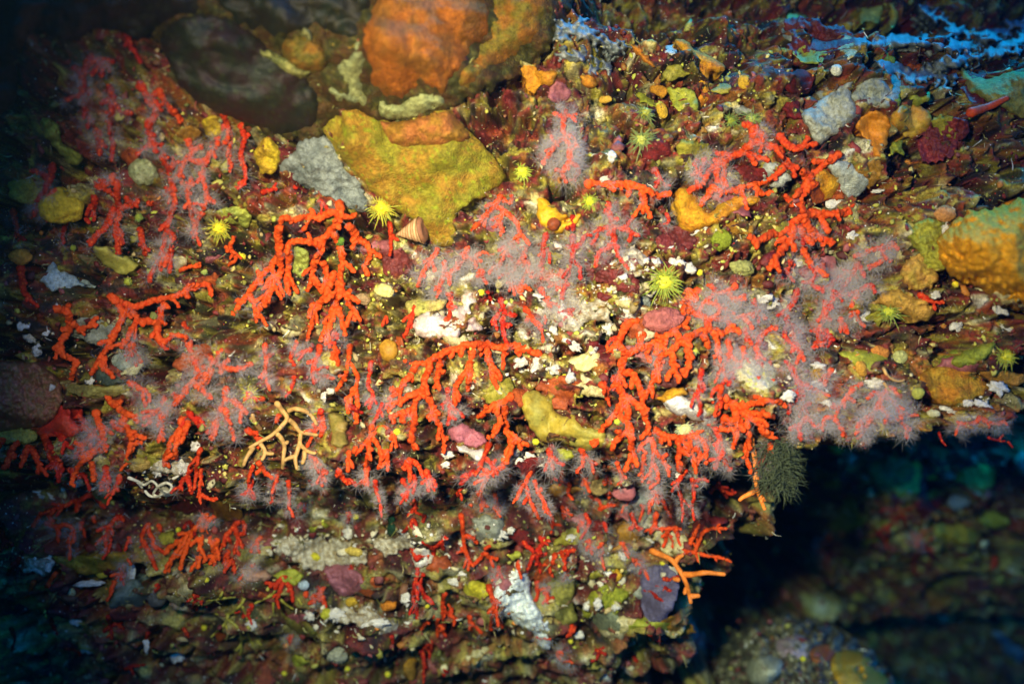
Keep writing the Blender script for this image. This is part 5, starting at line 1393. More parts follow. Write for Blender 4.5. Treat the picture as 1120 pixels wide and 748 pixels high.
patch("sponge", "sponge", "golden-brown sponge chip by the white flecks", "882,432 894,426 906,430 904,438 892,442 884,440", 9, (.48, .24, .015), (.4, .2, .02), group="encrusting sponges", w=5)
patch("sponge", "sponge", "rust-gold chip on the ledge over the white flecks", "888,404 898,402 904,408 900,416 886,416", 8, (.44, .2, .015), (.36, .2, .02), group="encrusting sponges", w=5)
blob("sponge", "sponge", "orange nub on the red patch near the tan whip", 962, 386, 10, 7, 0, (.54, .20, .03), group="encrusting sponges", noise=.25, out=.9)
blob("sponge", "sponge", "gold oval nub beside the pink polyp heads", 942, 403, 6, 9, -20, (.52, .26, .03), group="encrusting sponges", noise=.15, out=.9)
blob("sponge", "sponge", "pale green button sponge above the tan whip", 984, 391, 8, 8, 0, (.42, .42, .14), group="encrusting sponges", noise=.15, out=.8)
blob("sponge", "sponge", "small green-yellow button on the lip near the rusty slab", 1004, 430, 7, 6, 0, (.36, .36, .06), group="encrusting sponges", noise=.15, out=.8)
blob("sponge", "sponge", "cream flat button at the very rim of the lip", 1021, 452, 8, 4, 5, (.52, .48, .24), group="encrusting sponges", noise=.15, out=.8)
# shade of the hollow put into a dark maroon patch
patch("crust", "crust", "dark maroon patch painting the shaded hollow behind the dangling orange fingers", "716,398 728,392 742,396 746,408 742,420 730,424 716,420 712,408", 4, (.09, .014, .012), (.05, .012, .01), group="crusts", w=8, lump=2, lumpsc=4, mat=M_CRUST)
# top, right of the orange sponges
patch("sponge", "sponge", "orange-yellow sponge bracket below the rounded olive-orange sponge", "564,66 578,68 594,76 608,80 604,92 592,94 584,102 576,96 572,82", 12, (.54, .24, .012), (.46, .18, .015), group="encrusting sponges", w=8, lump=2, deep=.03)
patch("sponge", "sponge", "small upright orange sponge spur at the edge of the blue hollow", "643,66 648,72 650,86 652,94 644,98 636,92 634,84 642,80", 11, (.54, .19, .012), (.46, .2, .015), group="encrusting sponges", w=6, deep=.02)
patch("sponge", "sponge", "thin orange sponge strip slanting from the blue hollow", "690,47 698,50 706,60 716,70 718,76 708,72 698,62 690,54", 8, (.50, .17, .012), (.42, .18, .015), group="encrusting sponges", w=5)
patch("sponge", "sponge", "dull orange scraps under the slanting strip", "712,92 722,94 730,98 726,106 716,104 710,98", 7, (.50, .22, .012), (.42, .18, .015), group="encrusting sponges", w=5)
patch("sponge", "sponge", "branching orange sponge streak running down from the blue water", "739,44 750,45 760,54 772,60 786,68 794,74 786,80 776,78 774,92 778,102 780,110 770,114 766,124 756,126 748,118 756,110 762,98 762,80 752,66 742,54", 13, (.54, .19, .012), (.56, .27, .012), group="encrusting sponges", w=7, lump=2, deep=.04, t0=.725)
blob("sponge", "sponge", "golden egg-shaped nub right of the branching orange streak", 814, 90, 7, 8, 10, (.55, .32, .02), group="encrusting sponges", noise=.1, out=.9)
blob("sponge", "sponge", "gold bean-shaped nub left of the branching orange streak", 724, 121, 6, 9, -20, (.50, .30, .02), group="encrusting sponges", noise=.1, out=.9)
blob("sponge", "sponge", "flat gold chip above the pink coral fog", 662, 109, 7, 4, -8, (.52, .30, .03), group="encrusting sponges", noise=.15, out=.9)
blob("sponge", "sponge", "yellow ball sponge with a teal shadow side in the red weed", 897, 41, 10, 12, 0, (.52, .40, .06), group="encrusting sponges", noise=.08, out=1.0, mat=M_SMOOTH)
blob("sponge", "sponge", "tiny white ball below the yellow ball sponge", 915, 77, 6.5, 6, 0, (.7, .68, .5), group="encrusting sponges", noise=.1, out=1.0)
blob("sponge", "sponge", "green ball at the foot of the cyan ridges", 968, 68, 10, 9, 0, (.16, .22, .02), group="encrusting sponges", noise=.15, out=1.0)
patch("sponge", "sponge", "yellow-green sponge flag beside the cyan ridges", "940,12 952,8 964,6 966,16 960,26 948,24 941,26", 12, (.46, .40, .06), (.38, .36, .06), group="encrusting sponges", w=7, deep=.02)
patch("sponge", "sponge", "yellow upright sponge strip next to the yellow-green flag", "974,6 981,10 982,22 976,33 972,26 973,14", 10, (.48, .38, .06), (.4, .34, .06), group="encrusting sponges", w=5, deep=.02)
blob("sponge", "sponge", "yellow chip above the small white ball", 940, 42, 7, 4, 10, (.45, .38, .06), group="encrusting sponges", noise=.2, out=.9)
blob("sponge", "sponge", "orange chip on the cyan ridge", 1063, 40, 8, 5, -10, (.48, .17, .03), group="encrusting sponges", noise=.25, out=.9)
patch("crust", "crust", "dark red weed patch around the yellow ball sponge", "862,22 884,20 910,26 934,36 940,52 924,64 900,60 878,62 862,50", 6, (.14, .014, .012), (.07, .012, .01), group="crusts", w=8, lump=5, lumpsc=5, rag=5, mat=M_CRUST)
patch("crust", "crust", "dark red weed patch right of the heart-shaped fan sponge", "1004,152 1020,138 1044,130 1056,140 1048,160 1030,174 1012,172", 6, (.22, .022, .016), (.12, .014, .012), group="crusts", w=8, lump=5, lumpsc=5, rag=5, mat=M_CRUST)
patch("crust", "crust", "maroon speckled crust between the snail shell and the torn white crust", "418,278 434,274 448,282 450,296 436,302 420,298", 6, (.20, .03, .02), (.12, .02, .015), group="crusts", w=8, lump=3, lumpsc=4, mat=M_CRUST)
patch("crust", "crust", "maroon crust shelf between the white ring crumb and the spiky cup", "700,250 724,244 752,252 762,268 742,274 716,268", 6, (.17, .022, .018), (.10, .016, .012), group="crusts", w=8, lump=4, lumpsc=4, rag=5, mat=M_CRUST)
patch("crust", "crust", "maroon crust strip along the base of the mottled rubble", "640,284 664,294 690,300 708,318 690,320 664,312 644,302", 5, (.17, .022, .018), (.10, .016, .012), group="crusts", w=8, lump=4, lumpsc=4, rag=5, mat=M_CRUST)

CHK, CH2 = (.48, .44, .32), (.26, .21, .12)
for lab, poly, T in [
    ("broad chalky white crust on the ledge over the pink crust hump", "298,592 312,584 330,588 348,582 366,590 388,596 400,606 388,618 366,616 346,622 326,614 308,608", 8),
    ("chalky white crust smear beside the looped worm tubes", "168,508 184,504 200,508 206,518 190,524 172,520", 6),
    ("chalky crust blotch at the frame edge on the lower ledge", "24,612 36,606 48,610 56,618 50,630 36,628 26,622", 7),
    ("ragged chalk crust through the middle of the mottled rubble", "598,318 616,310 632,318 640,332 658,330 672,340 664,352 644,350 630,362 614,358 600,344", 6),
    ("chalk crust tongue between the spiky cup and the maroon shelf", "682,276 698,272 706,284 702,296 690,300 680,290", 6),
    ("thin chalk crust along the foot of the cross-shaped coral", "586,318 600,326 608,340 604,358 594,352 586,336", 5),
    ("whitish ledge crust under the orange oval lump", "350,668 372,662 396,664 420,674 432,684 410,690 384,684 362,680", 6),
    ("chalk crust streak above the recess by the twin crumbs", "404,594 422,590 440,588 456,592 448,602 426,606 408,604", 6),
]:
    patch("crust", "crust", lab, poly, T, CHK, CH2, group="chalky white crusts", w=6, lump=4, lumpsc=4, rag=6, cs=5, c3=(.30, .22, .10), mat=M_CRUST, deep=.015)

# cyan-lit ridges at the top
for lab, poly, T in [
    ("long pale rock ridge under the cyan light along the top edge", "984,84 1004,76 1026,68 1050,58 1080,50 1126,36 1130,46 1090,62 1060,72 1030,82 1006,90 990,92", 36),
    ("upper pale rock ridge curving away under the cyan light", "936,46 960,42 986,40 1012,42 1036,46 1060,42 1084,32 1126,18 1126,28 1090,44 1062,54 1036,58 1008,54 980,52 950,54", 32),
    ("steep little rock ridge joining the two cyan-lit ones", "1006,6 1024,12 1044,24 1066,32 1084,36 1078,44 1056,42 1036,34 1018,22 1004,14", 28),
    ("lower pale rock fold right under the long cyan-lit ridge", "960,66 980,70 1000,76 1020,74 1044,78 1056,72 1050,84 1024,90 996,92 970,82", 28),
    ("small rock fold in the blue hollow by the rounded sponge", "604,30 622,22 640,24 656,34 672,46 690,50 684,60 662,56 640,46 620,42 606,44", 24),
    ("second rock fold in the blue hollow, lower down", "606,58 624,54 644,58 664,66 676,78 662,82 640,74 620,70 608,68", 22),
]:
    patch("rock_ridge", "rock ridge", lab, poly, T, (.26, .28, .26), (.12, .15, .14), group="rock ridges in the daylight", w=9, face=TA, lump=9, lumpsc=7, rag=8, deep=.02, cs=6, mat=M_CRUST)

# lower wall
patch("crust", "crust", "pink crust hump below the white crumbs", "354,622 366,616 382,618 394,626 398,640 388,650 372,652 360,642", 9, (.28, .10, .12), (.22, .07, .08), group="crusts", w=9, lump=2.5, lumpsc=5, mat=M_CRUST)
blob("sea_squirt", "sea squirt", "rose-coloured blob in the violet shade under the lip", 683, 537, 13, 11, 10, (.40, .12, .12), noise=.12, out=.6, ns=(22, 14), mat=M_SMOOTH)
patch("sponge", "sponge", "pale grey fin-shaped sponge beneath the comb-like coral", "700,534 712,526 724,518 728,524 722,534 718,546 708,552 694,554 684,551 692,544", 10, (.36, .36, .28), (.28, .3, .26), group="encrusting sponges", w=7, deep=.02)
blob("sponge", "sponge", "tan lump left of the rose-coloured blob", 655, 533, 10, 9, 0, (.34, .24, .08), group="encrusting sponges", noise=.2)
blob("sponge", "sponge", "pale green knob hanging at the end of the olive slab", 655, 507, 6.5, 7, 0, (.40, .42, .16), group="encrusting sponges", noise=.12, out=1.0)
patch("sponge", "sponge", "grey-green leathery sponge near the bottom centre", "648,668 662,664 674,672 682,684 676,692 662,692 650,684", 9, (.20, .22, .12), (.16, .18, .1), group="encrusting sponges", w=9, lump=1, deep=.02)
patch("sponge", "sponge", "olive lumpy sponge beside the white lacy crust", "600,628 614,618 626,622 630,640 626,662 632,678 618,684 606,672 602,650", 8, (.24, .22, .04), (.18, .17, .04), group="encrusting sponges", w=9, lump=3, lumpsc=7)
patch("sponge", "sponge", "yellow cushion among the small red corals", "509,638 522,634 534,640 535,652 522,656 510,652", 8, (.50, .42, .02), (.42, .38, .03), group="encrusting sponges", w=7)
blob("sponge", "sponge", "small orange-yellow cone on the speckled ledge", 672, 629, 8, 7, 0, (.52, .28, .012), group="encrusting sponges", noise=.2, out=.8)
blob("sponge", "sponge", "cream button near the grey-green leathery sponge", 692, 680, 5.5, 5, 0, (.5, .4, .16), group="encrusting sponges", noise=.1, out=.8)
blob("sponge", "sponge", "small orange oval lump in the dark recess", 425, 662, 9, 5.5, -8, (.48, .16, .012), group="encrusting sponges", noise=.15, out=.8)
blob("sponge", "sponge", "gold nub left of the orange oval lump", 384, 658, 6, 5, 0, (.48, .30, .02), group="encrusting sponges", noise=.2, out=.8)
blob("sponge", "sponge", "ochre oval cap on the edge of the white crumbs", 387, 603, 10, 5, 12, (.50, .36, .06), group="encrusting sponges", noise=.12, out=1.2)
blob("sponge", "sponge", "small yellow oval on the white crumbs", 344, 609, 6, 4.5, 0, (.50, .44, .02), group="encrusting sponges", noise=.12, out=1.2)
patch("sponge", "sponge", "amber lobe hanging in the red coral hoop", "446,720 454,720 456,732 452,744 444,740 443,730", 8, (.36, .18, .012), (.3, .16, .02), group="encrusting sponges", w=6)
patch("sponge", "sponge", "olive-brown tongue at the shaded bottom left of the bright twigs", "308,670 320,676 336,682 348,688 340,696 324,692 312,684", 9, (.17, .13, .02), (.12, .12, .02), group="encrusting sponges", w=7)
patch("sponge", "sponge", "peach smooth knoll at the edge of the pale twigs", "262,624 276,620 292,626 296,632 284,637 270,636", 9, (.42, .20, .12), (.34, .2, .12), group="encrusting sponges", w=7, mat=M_SMOOTH)
patch("sponge", "sponge", "long olive hollow sponge on the dark lower ledge", "55,602 66,606 84,608 104,604 124,602 140,604 146,612 134,622 112,626 92,628 74,622 60,614", 10, (.20, .17, .015), (.26, .15, .015), group="encrusting sponges", w=9, lump=2, deep=.02)
blob("sponge", "sponge", "gold chip below the long olive hollow sponge", 112, 628, 7, 4, -15, (.42, .34, .03), group="encrusting sponges", noise=.2)
patch("sponge", "sponge", "smooth dark teal fan rock on the lower ledge", "120,664 124,650 132,642 140,634 152,634 160,644 159,658 152,664 140,660 130,664", 12, (.10, .14, .11), (.08, .11, .09), group="encrusting sponges", w=10, mat=M_SMOOTH, deep=.02, lump=1)
blob("crumb", "white crumb", "white upright nub on top of the teal fan rock", 144, 626, 4.5, 9, 0, (.72, .74, .68), group="white calcareous crumbs", noise=.1, out=1.0)
blob("sponge", "sponge", "pale olive lump left of the dark floor pit", 73, 648, 10, 6.5, -8, (.42, .42, .2), group="encrusting sponges", noise=.2)
blob("sponge", "sponge", "dark rounded knob right of the teal fan rock", 172, 648, 13, 16, 15, (.09, .09, .08), group="encrusting sponges", noise=.15, ns=(20, 14))
blob("sponge", "sponge", "small grey-blue knob under the pale knoll", 332, 640, 6, 5.5, 0, (.34, .42, .44), group="encrusting sponges", noise=.1, out=.8)
blob("sponge", "sponge", "pale holed lump near the bottom with a black pit", 368, 716, 11, 9, 0, (.30, .30, .20), group="encrusting sponges", noise=.25)
blob("sponge", "sponge", "yellow patch lump beside the whitish ledge under the twigs", 357, 671, 6, 6, 0, (.42, .40, .03), group="encrusting sponges", noise=.2)
patch("sponge", "sponge", "dark green slot weed on the shaded step", "424,568 430,566 432,576 430,586 424,584", 5, (.01, .05, .02), (.01, .03, .02), group="encrusting sponges", w=4)
patch("crust", "crust", "smooth rock apron under the slim red rods, coloured blue-violet for its shade", "704,624 722,616 738,624 742,644 736,664 726,680 710,682 702,664 700,642", 8, (.10, .09, .15), (.08, .07, .12), group="crusts", w=12, lump=2, mat=M_CRUST)  # blue-violet shade put into the rock's colour
patch("crust", "crust", "white lacy crust flowing down between the red forks", "538,650 546,640 556,642 562,628 570,618 578,626 580,644 584,658 590,672 598,688 601,702 594,708 586,698 574,688 564,680 556,674 548,668", 9, (.70, .74, .66), (.58, .62, .54), group="crusts", w=7, lump=5, lumpsc=4, rag=4, mat=M_CRUST, deep=.02)
# outcrop, lower right
outcrop = patch("rock_outcrop", "rock outcrop", "lit speckled rock outcrop in the bottom corner under the black gap", "772,800 782,736 800,722 812,700 826,690 846,690 862,680 880,682 896,690 916,692 930,704 950,712 968,730 980,760 984,800", 150, (.26, .24, .13), (.05, .045, .03), w=62, t0=1.10, lump=20, lumpsc=11, rag=7, cs=5, c3=(.16, .05, .04), mat=M_ROCK, deep=0.04)
refresh_depth([outcrop])
DB = blurred()
patch("sponge", "sponge", "amber smooth sponge with a keyhole pit on the outcrop", "908,728 912,716 924,710 938,710 950,718 958,730 972,742 970,770 940,766 920,756 912,742", 16, (.55, .29, .02), (.46, .30, .03), group="encrusting sponges", w=12, face=DB, mat=M_SMOOTH, pits=[(940, 732, 4.5, 14), (944, 740, 3, 10)])
patch("sponge", "sponge", "pale cream sponge bulge at the foot of the outcrop", "816,730 828,718 848,716 858,724 852,738 836,748 820,744", 22, (.50, .48, .30), (.38, .38, .24), group="encrusting sponges", w=10, face=DB)
patch("crust", "crust", "orange-red crust patch in the middle of the outcrop", "882,712 896,704 912,704 914,714 904,724 892,726", 8, (.42, .09, .02), (.36, .14, .03), group="crusts", w=6, face=DB, lump=3, lumpsc=4, mat=M_CRUST)
patch("crust", "crust", "mauve pale crust on the shoulder of the outcrop", "848,704 862,694 880,696 888,706 880,718 862,720 850,714", 8, (.38, .26, .28), (.3, .28, .24), group="crusts", w=6, face=DB, lump=3, lumpsc=4, mat=M_CRUST)
coral("yellow finger sponge standing on the outcrop against the black gap", 4, 0, 'y', "908,668 913,666 917,658 919,648 920,644; 912,664 910,658", group=None, name="finger_sponge", cat="sponge", smooth_skin=True, lift=8)
# far wall accents
patch("sponge", "sponge", "gold ragged sponge on the far blue wall", "1026,582 1040,575 1056,576 1070,580 1074,592 1062,598 1044,596 1032,592", 9, (.36, .22, .012), (.26, .2, .02), group="encrusting sponges", w=7, lump=3, lumpsc=5, rag=4)
patch("sponge", "sponge", "olive round sponge above the gold ragged one", "1068,568 1082,560 1098,562 1106,570 1096,577 1078,577", 9, (.26, .26, .03), (.2, .22, .03), group="encrusting sponges", w=7)
patch("sponge", "sponge", "dark olive hump under the fluffy lip polyps", "944,508 962,500 986,502 1002,514 994,530 970,534 950,524", 10, (.12, .13, .02), (.09, .10, .03), group="encrusting sponges", w=10)
patch("sponge", "sponge", "teal-grey streaked lump in the lower corner of the far wall", "1084,690 1096,692 1108,704 1120,716 1112,724 1098,712", 8, (.22, .30, .34), (.14, .2, .26), group="encrusting sponges", w=6, lump=3)
patch("sponge", "sponge", "teal-green knob at the far edge below the red threads", "1108,500 1118,494 1132,500 1132,516 1118,518 1110,510", 9, (.16, .28, .2), (.12, .2, .16), group="encrusting sponges", w=7)
blob("sponge", "sponge", "dull gold scrap in the dark hump's shadow", 1001, 510, 8, 4, 15, (.40, .34, .02), group="encrusting sponges", noise=.3)
blob("sponge", "sponge", "yellow scrap trailing along the long sea whip", 1018, 521, 9, 3.5, 8, (.42, .30, .02), group="encrusting sponges", noise=.3)
blob("sponge", "sponge", "dim grey lump under the far red threads", 1048, 548, 12, 8, 0, (.24, .26, .24), group="encrusting sponges", noise=.25)

# ------------------------------------------------------------------ cup corals
for args in [
    ("big yellow cup coral at the tip of the grey patch", 417, 228, 17), ("spiky yellow cup coral under the upright red coral", 240, 250, 14), ("small round yellow cup coral near the spiky one", 265, 281, 8),
    ("largest green-yellow cup coral with long open tentacles above the rosy squirt", 726, 308, 20, (.52, .52, .03)), ("green-yellow cup coral at the shoulder of the olive tongue sponge", 571, 188, 13, (.60, .58, .03)),
    ("yellow-green cup coral touching the long orange bar's end", 645, 220, 11, (.50, .50, .02)), ("yellow cup coral in the white grains by the cream lobe", 615, 411, 10, (.66, .62, .03)),
    ("tiny yellow cup coral on the olive slab's lower edge", 586, 483, 7, (.62, .6, .02)), ("spiky yellow-green cup coral at the edge of the frame", 1100, 390, 14, (.55, .50, .02)),
    ("yellow cup coral right below the apricot wedge's end", 1051, 331, 9), ("small yellow cup coral above the bright one near the dome", 1045, 311, 6.5), ("green-yellow fluffy cup coral beside the apricot wedge", 972, 342, 13, (.40, .42, .03)),
    ("yellow-green cup coral between the lilac coral and the tan fan", 273, 431, 10), ("tiny gold cup coral on the torn white crust", 526, 320, 7), ("tiny yellow cup coral right of the largest green-yellow one", 765, 298, 6.5),
    ("yellow-green cup coral between the dangling fingers", 759, 384, 8, (.5, .5, .06)), ("tiny lime cup coral behind the stout coral's legs", 675, 461, 6, (.5, .55, .03)), ("bright lime cup coral in the five-legged spray", 434, 472, 7, (.62, .62, .02)),
    ("green fluffy cup coral under the branching orange streak", 702, 153, 14, (.34, .36, .06)), ("green round cup coral at the root of the thick coral", 822, 130, 11, (.30, .36, .05)), ("dark green cup coral beside the green round one", 799, 131, 10, (.24, .28, .03)),
    ("olive-green cup coral below the dull orange scraps", 705, 124, 12, (.28, .28, .03)), ("pale green cup coral on the upright red coral's edge", 140, 308, 8, (.34, .36, .03)), ("green-topped tube coral at the end of the short orange twig", 223, 297, 7, (.34, .40, .08)),
    ("green cup coral beside the thick red fork", 152, 238, 8, (.24, .30, .03)), ("lime cup coral among grey polyps left of the thick red fork", 99, 238, 7, (.40, .42, .03)), ("white-tentacled cup coral under the ragged white sponge", 748, 470, 15, (.62, .58, .22)),
    ("dim green cup coral at the foot of the yellow fluffy sponge", 80, 271, 6, (.3, .34, .03)),
]:
    cup(*args)
for args in [
    ("small yellow polyp by the orange-red rake", 195, 579, 5), ("small yellow polyp under the rake's legs", 226, 634, 5), ("yellow polyp level with the yellow-green fan", 222, 666, 5.5), ("yellow polyp at the fan's dull orange side", 223, 686, 6), ("small yellow polyp on the shaded step", 389, 565, 6),
    ("yellow polyp near the bottom beside the amber lobe", 424, 737, 6), ("lime polyp left of the bottom yellow one", 380, 731, 5), ("lime polyp in the dark bottom left of the holed lump", 311, 736, 5), ("yellow polyp by the pronged coral", 467, 662, 5.5), ("yellow-green polyp near the leathery sponge", 652, 675, 5.5), ("yellow polyp on the violet ledge", 725, 615, 6),
    ("lime polyp below the red sprigs", 624, 701, 5), ("yellow polyp under the lacy crust", 574, 715, 5), ("dull yellow cup on the outcrop's foot", 878, 720, 6), ("yellow polyp on the olive-yellow knoll", 632, 582, 6),
]:
    cup(args[0], args[1], args[2], args[3], (.58, .50, .02), "small yellow polyps on the lower wall")

# ------------------------------------------------------------------ snail shell
def snail(px, py):
    t = depth_at(px, py) - 0.012
    m = t / FPX
    R = root("snail", P(px, py, t))
    tag(R, "cone-shaped brown snail shell under the olive tongue sponge", "snail")
    nu, nv = 40, 56
    a = np.arange(nu) / nu * 2 * math.pi
    s = np.linspace(0.02, 1.0, nv)
    S, A = np.meshgrid(s, a, indexing='ij')
    wh = (S * 4.2 + A / (2 * math.pi)) % 1.0
    rad = 15.0 * S ** 0.92 * (1 + 0.10 * np.sin(np.pi * wh) - 0.05)
    ax = np.array([1.0, 0.0, 0.16]); ax /= np.linalg.norm(ax)
    ax = ax * np.array([1, 1, 1]); ax[1] = -0.25; ax /= np.linalg.norm(ax)
    e1 = np.cross(ax, [0, 1.0, 0]); e1 /= np.linalg.norm(e1); e2 = np.cross(ax, e1)
    o0 = P(px, py, t) - ax * 16 * m
    V = o0 + ((S * 30)[..., None] * ax + (rad * np.cos(A))[..., None] * e1 + (rad * np.sin(A))[..., None] * e2) * m
    band = np.clip(0.5 + 0.5 * np.sin(wh * 6.28 * 2), 0, 1)[..., None]
    C = np.array([.60, .40, .20]) * (1 - band) + np.array([.36, .17, .06]) * band
    V = V.reshape(-1, 3)
    i = np.arange(nu * nv).reshape(nv, nu)
    F = np.stack([i[:-1], np.roll(i, -1, 1)[:-1], np.roll(i, -1, 1)[1:], i[1:]], -1).reshape(-1, 4)
    put("shell", V, F, C.reshape(-1, 3), M_SMOOTH, R)
    e = o0 + ax * 30 * m
    rows = []
    for k, (f, d) in enumerate([(1.0, 0), (.9, 3), (.7, 3.5), (.3, 2.5), (.02, 2)]):
        rows.append(e + (-ax * (0 if k == 0 else -d) + f * 14.2 * (np.cos(a)[:, None] * e1 + np.sin(a)[:, None] * e2)) * m)
    V = np.vstack(rows)
    i = np.arange(len(V)).reshape(len(rows), nu)
    F = np.stack([i[:-1], np.roll(i, -1, 1)[:-1], np.roll(i, -1, 1)[1:], i[1:]], -1).reshape(-1, 4)
    put("base_whorl", V, F, np.array([.28, .12, .05]), M_SMOOTH, R)


snail(448, 254)

# ------------------------------------------------------------------ white crumbs one can point at
def crumb(label, px, py, rx, ry, ang=0, c=(.56, .52, .42)):
    blob("crumb", "white crumb", label, px, py, rx, ry, ang, c, group="white calcareous crumbs", noise=.55, ns=(16, 10), out=.5, rz=.42 * min(rx, ry), mat=M_CRUST, nf=1.6)


for a in [
    ("white crumb beside the cross-shaped coral's lower arm", 695, 281, 8, 6, 20), ("white crumb below the twin one near the dark notch", 690, 293, 6, 4, 40), ("roundish white crumb left of the largest cup's tentacles", 717, 288, 6, 5, 0), ("tiny white crumb above the dark notch", 707, 295, 3.5, 3), ("white ragged crumb over the largest cup", 740, 287, 8, 4, 10),
    ("white ring-shaped crumb right of the largest cup", 754, 294, 7, 5, 30), ("white chip low left of the largest cup", 711, 318, 6, 5), ("white crumb in the mottled rubble near the green fleck", 670, 318, 6, 5), ("pale crumb with a grey side above the rubble", 658, 305, 6, 4), ("long white bar crumb in the rubble", 684, 341, 13, 5, 12),
    ("white flat crumb above the long bar", 684, 330, 6, 4), ("white boxy crumb near the orange twig's root", 666, 359, 7, 6, 30), ("white crumb right of the wishbone", 639, 332, 6, 4), ("white chip under the straight red column", 587, 325, 6, 4), ("white chip in the polyps below the coral arch", 572, 320, 7, 4, 15), ("pale crumb under the feathery column", 611, 305, 7, 4),
    ("white chip by the wishbone's foot", 605, 364, 5, 7), ("white dot between the wishbone and the twig root", 618, 360, 4, 3.5), ("white star-shaped crumb above the red strand", 835, 325, 10, 6, 0), ("white chip under the long orange bar's middle", 661, 194, 6, 4), ("white pair of knobs by the green fleck above the orange bar", 668, 171, 6, 6),
    ("white flake in the red nubs beside the cream lobe", 628, 378, 8, 4, 40), ("white chip under the level bough's right end", 586, 398, 5, 8, 15), ("white chip next to the level bough's tip", 570, 396, 8, 5, -20), ("white grain below the lime cup of the olive slab", 579, 502, 7, 5), ("white grain in a row under the olive slab", 590, 506, 6, 4), ("round white dot on the olive slab's rim", 644, 498, 4, 4), ("second round white dot on the slab's rim, nearer the hanging legs", 620, 496, 3.5, 3.5), ("white grain at the row's left end", 569, 506, 5, 4),
    ("white crumb by the yellow cup in the grains", 606, 404, 6, 5), ("white crumb on the yellow cup's other side", 624, 413, 5, 5), ("white speck under the wide fan's last finger", 515, 421, 3.5, 4), ("white spot between the fingers of the fan", 517, 452, 4, 3), ("white chip at the mauve crust's left", 490, 497, 6, 4), ("white fleck below the mauve crust's left", 488, 509, 5, 3),
    ("white streak on the lip right of the rusty slab", 1092, 424, 10, 6, 20), ("white comma-shaped streak below the rusty slab", 1074, 442, 10, 3, 30), ("round white bit under the rusty slab", 1059, 441, 5, 4), ("thin white line at the rim of the lip", 1072, 457, 15, 2.2, 2), ("white smear under the rusty slab's left end", 1037, 448, 9, 3, 20),
    ("white fleck over the golden chip", 895, 400, 7, 4, 10), ("white fleck between the gold chips", 893, 423, 9, 4), ("white bit at the golden chip's end", 903, 440, 7, 4, 30), ("yellow-white bright bit near the tan whip", 957, 419, 10, 4, 5), ("pale knob under the curved strands", 862, 434, 8, 5), ("white clump below the violet polyps at the wedge", 942, 345, 10, 7),
    ("white chip near the yellow cups at the frame edge", 1024, 322, 5, 4), ("white blotch in the dark under the cups", 1046, 357, 7, 5), ("blurred white drop at the frame edge", 1094, 340, 8, 4, 25), ("blurred white streak below the drop", 1104, 359, 10, 3, 25), ("white edge bit near the dome's foot", 1034, 249, 4, 7),
    ("white nub left of four near the hanging legs", 165, 509, 4, 5), ("second white nub near the hanging legs", 172, 516, 4, 6), ("large white nub near the hanging legs", 183, 508, 6, 6), ("white nub on the far side of the hanging legs", 199, 510, 6, 7), ("white nub in the polyps above the thin red coral", 214, 489, 5, 6),
    ("white splinter at the dark frame edge", 33, 370, 7, 4, 20), ("white round nub beside the white splinter", 49, 363, 5, 4), ("white pointed nub above the disc crust", 40, 383, 5, 6, 10), ("blurred white bit over the white splinter", 25, 357, 6, 4), ("white flake in the coral legs by the disc", 98, 416, 5, 5),
    ("white worm-like crumb on the step at left", 48, 541, 10, 4, 18), ("round white grain right of the worm-like crumb", 67, 536, 4, 3.5), ("white comma crumb above the olive flap", 104, 531, 8, 3, -35), ("thin white crumb over the long trailing coral", 82, 528, 8, 4),
    ("white blotch on the lower ledge", 38, 618, 10, 8, 20), ("white blotch's smaller neighbour", 52, 612, 6, 9), ("thin pale crumb line over the olive lump", 98, 638, 14, 3, -4), ("white crumb tilted at the bottom", 96, 708, 8, 4, -40), ("white crumb like a bird at the bottom", 193, 718, 8, 6, 20), ("white stub at the yellow-green fan's edge", 275, 683, 5, 6), ("pale thin stub near the bottom", 160, 706, 3, 6), ("pale crumb with lime speck", 83, 679, 6, 4, 10),
    ("big white crumb under the gold nub's left", 368, 672, 9, 7), ("grey-white crumb by the bright twigs", 339, 673, 6, 5), ("pale flat crumb in the recess's whitish ledge", 398, 668, 8, 5), ("long white crumb line in the recess", 410, 682, 16, 4, -8), ("white twin crumbs above the recess", 422, 600, 6, 4, 20), ("white crumb at the left of the twin", 381, 582, 5, 6), ("white crumbs above the tall narrow coral", 446, 584, 9, 4, 20), ("white nub at the tall coral's arm", 486, 608, 5, 8), ("oval whitish crumb near the wavy coral's top", 545, 584, 9, 6, 20), ("white bit right of the oval crumb", 558, 580, 5, 4),
    ("white chip below the tall narrow coral's knee", 444, 655, 5, 7), ("white grains in the recess's right side", 500, 636, 10, 4, 10), ("small white dot near the wavy coral", 505, 628, 4, 3), ("white chip on the speckled ledge near the orange cone", 691, 619, 5, 4), ("white chip over the orange cone", 681, 608, 5, 3, 40), ("white bit under the olive knoll", 654, 660, 4, 6), ("pale round bit in the ledge's pebbles", 673, 664, 4, 4), ("white round chip near the violet ledge", 709, 594, 5, 4), ("white bit by the yellow-green knoll", 624, 588, 5, 4), ("dull white bit below the far-left lacy crust", 634, 695, 5, 4),
    ("white triangle tip beneath the polyps at the lip", 742, 520, 3, 3), ("white chip in the polyps by the sea fan's top", 361, 428, 5, 3), ("small pale chip near the fan's top right", 354, 434, 3, 5),
    ("white ragged chip under the cross-shaped coral in blur", 912, 222, 9, 5, -10), ("thin white sliver behind the star-shaped coral", 960, 209, 7, 2, -3), ("pale chip by the star coral's lower arm", 932, 258, 6, 4), ("white bit below the star coral's arm", 873, 288, 6, 4), ("white tab left of the strand under the star coral", 843, 330, 9, 7),
]:
    crumb(*a)

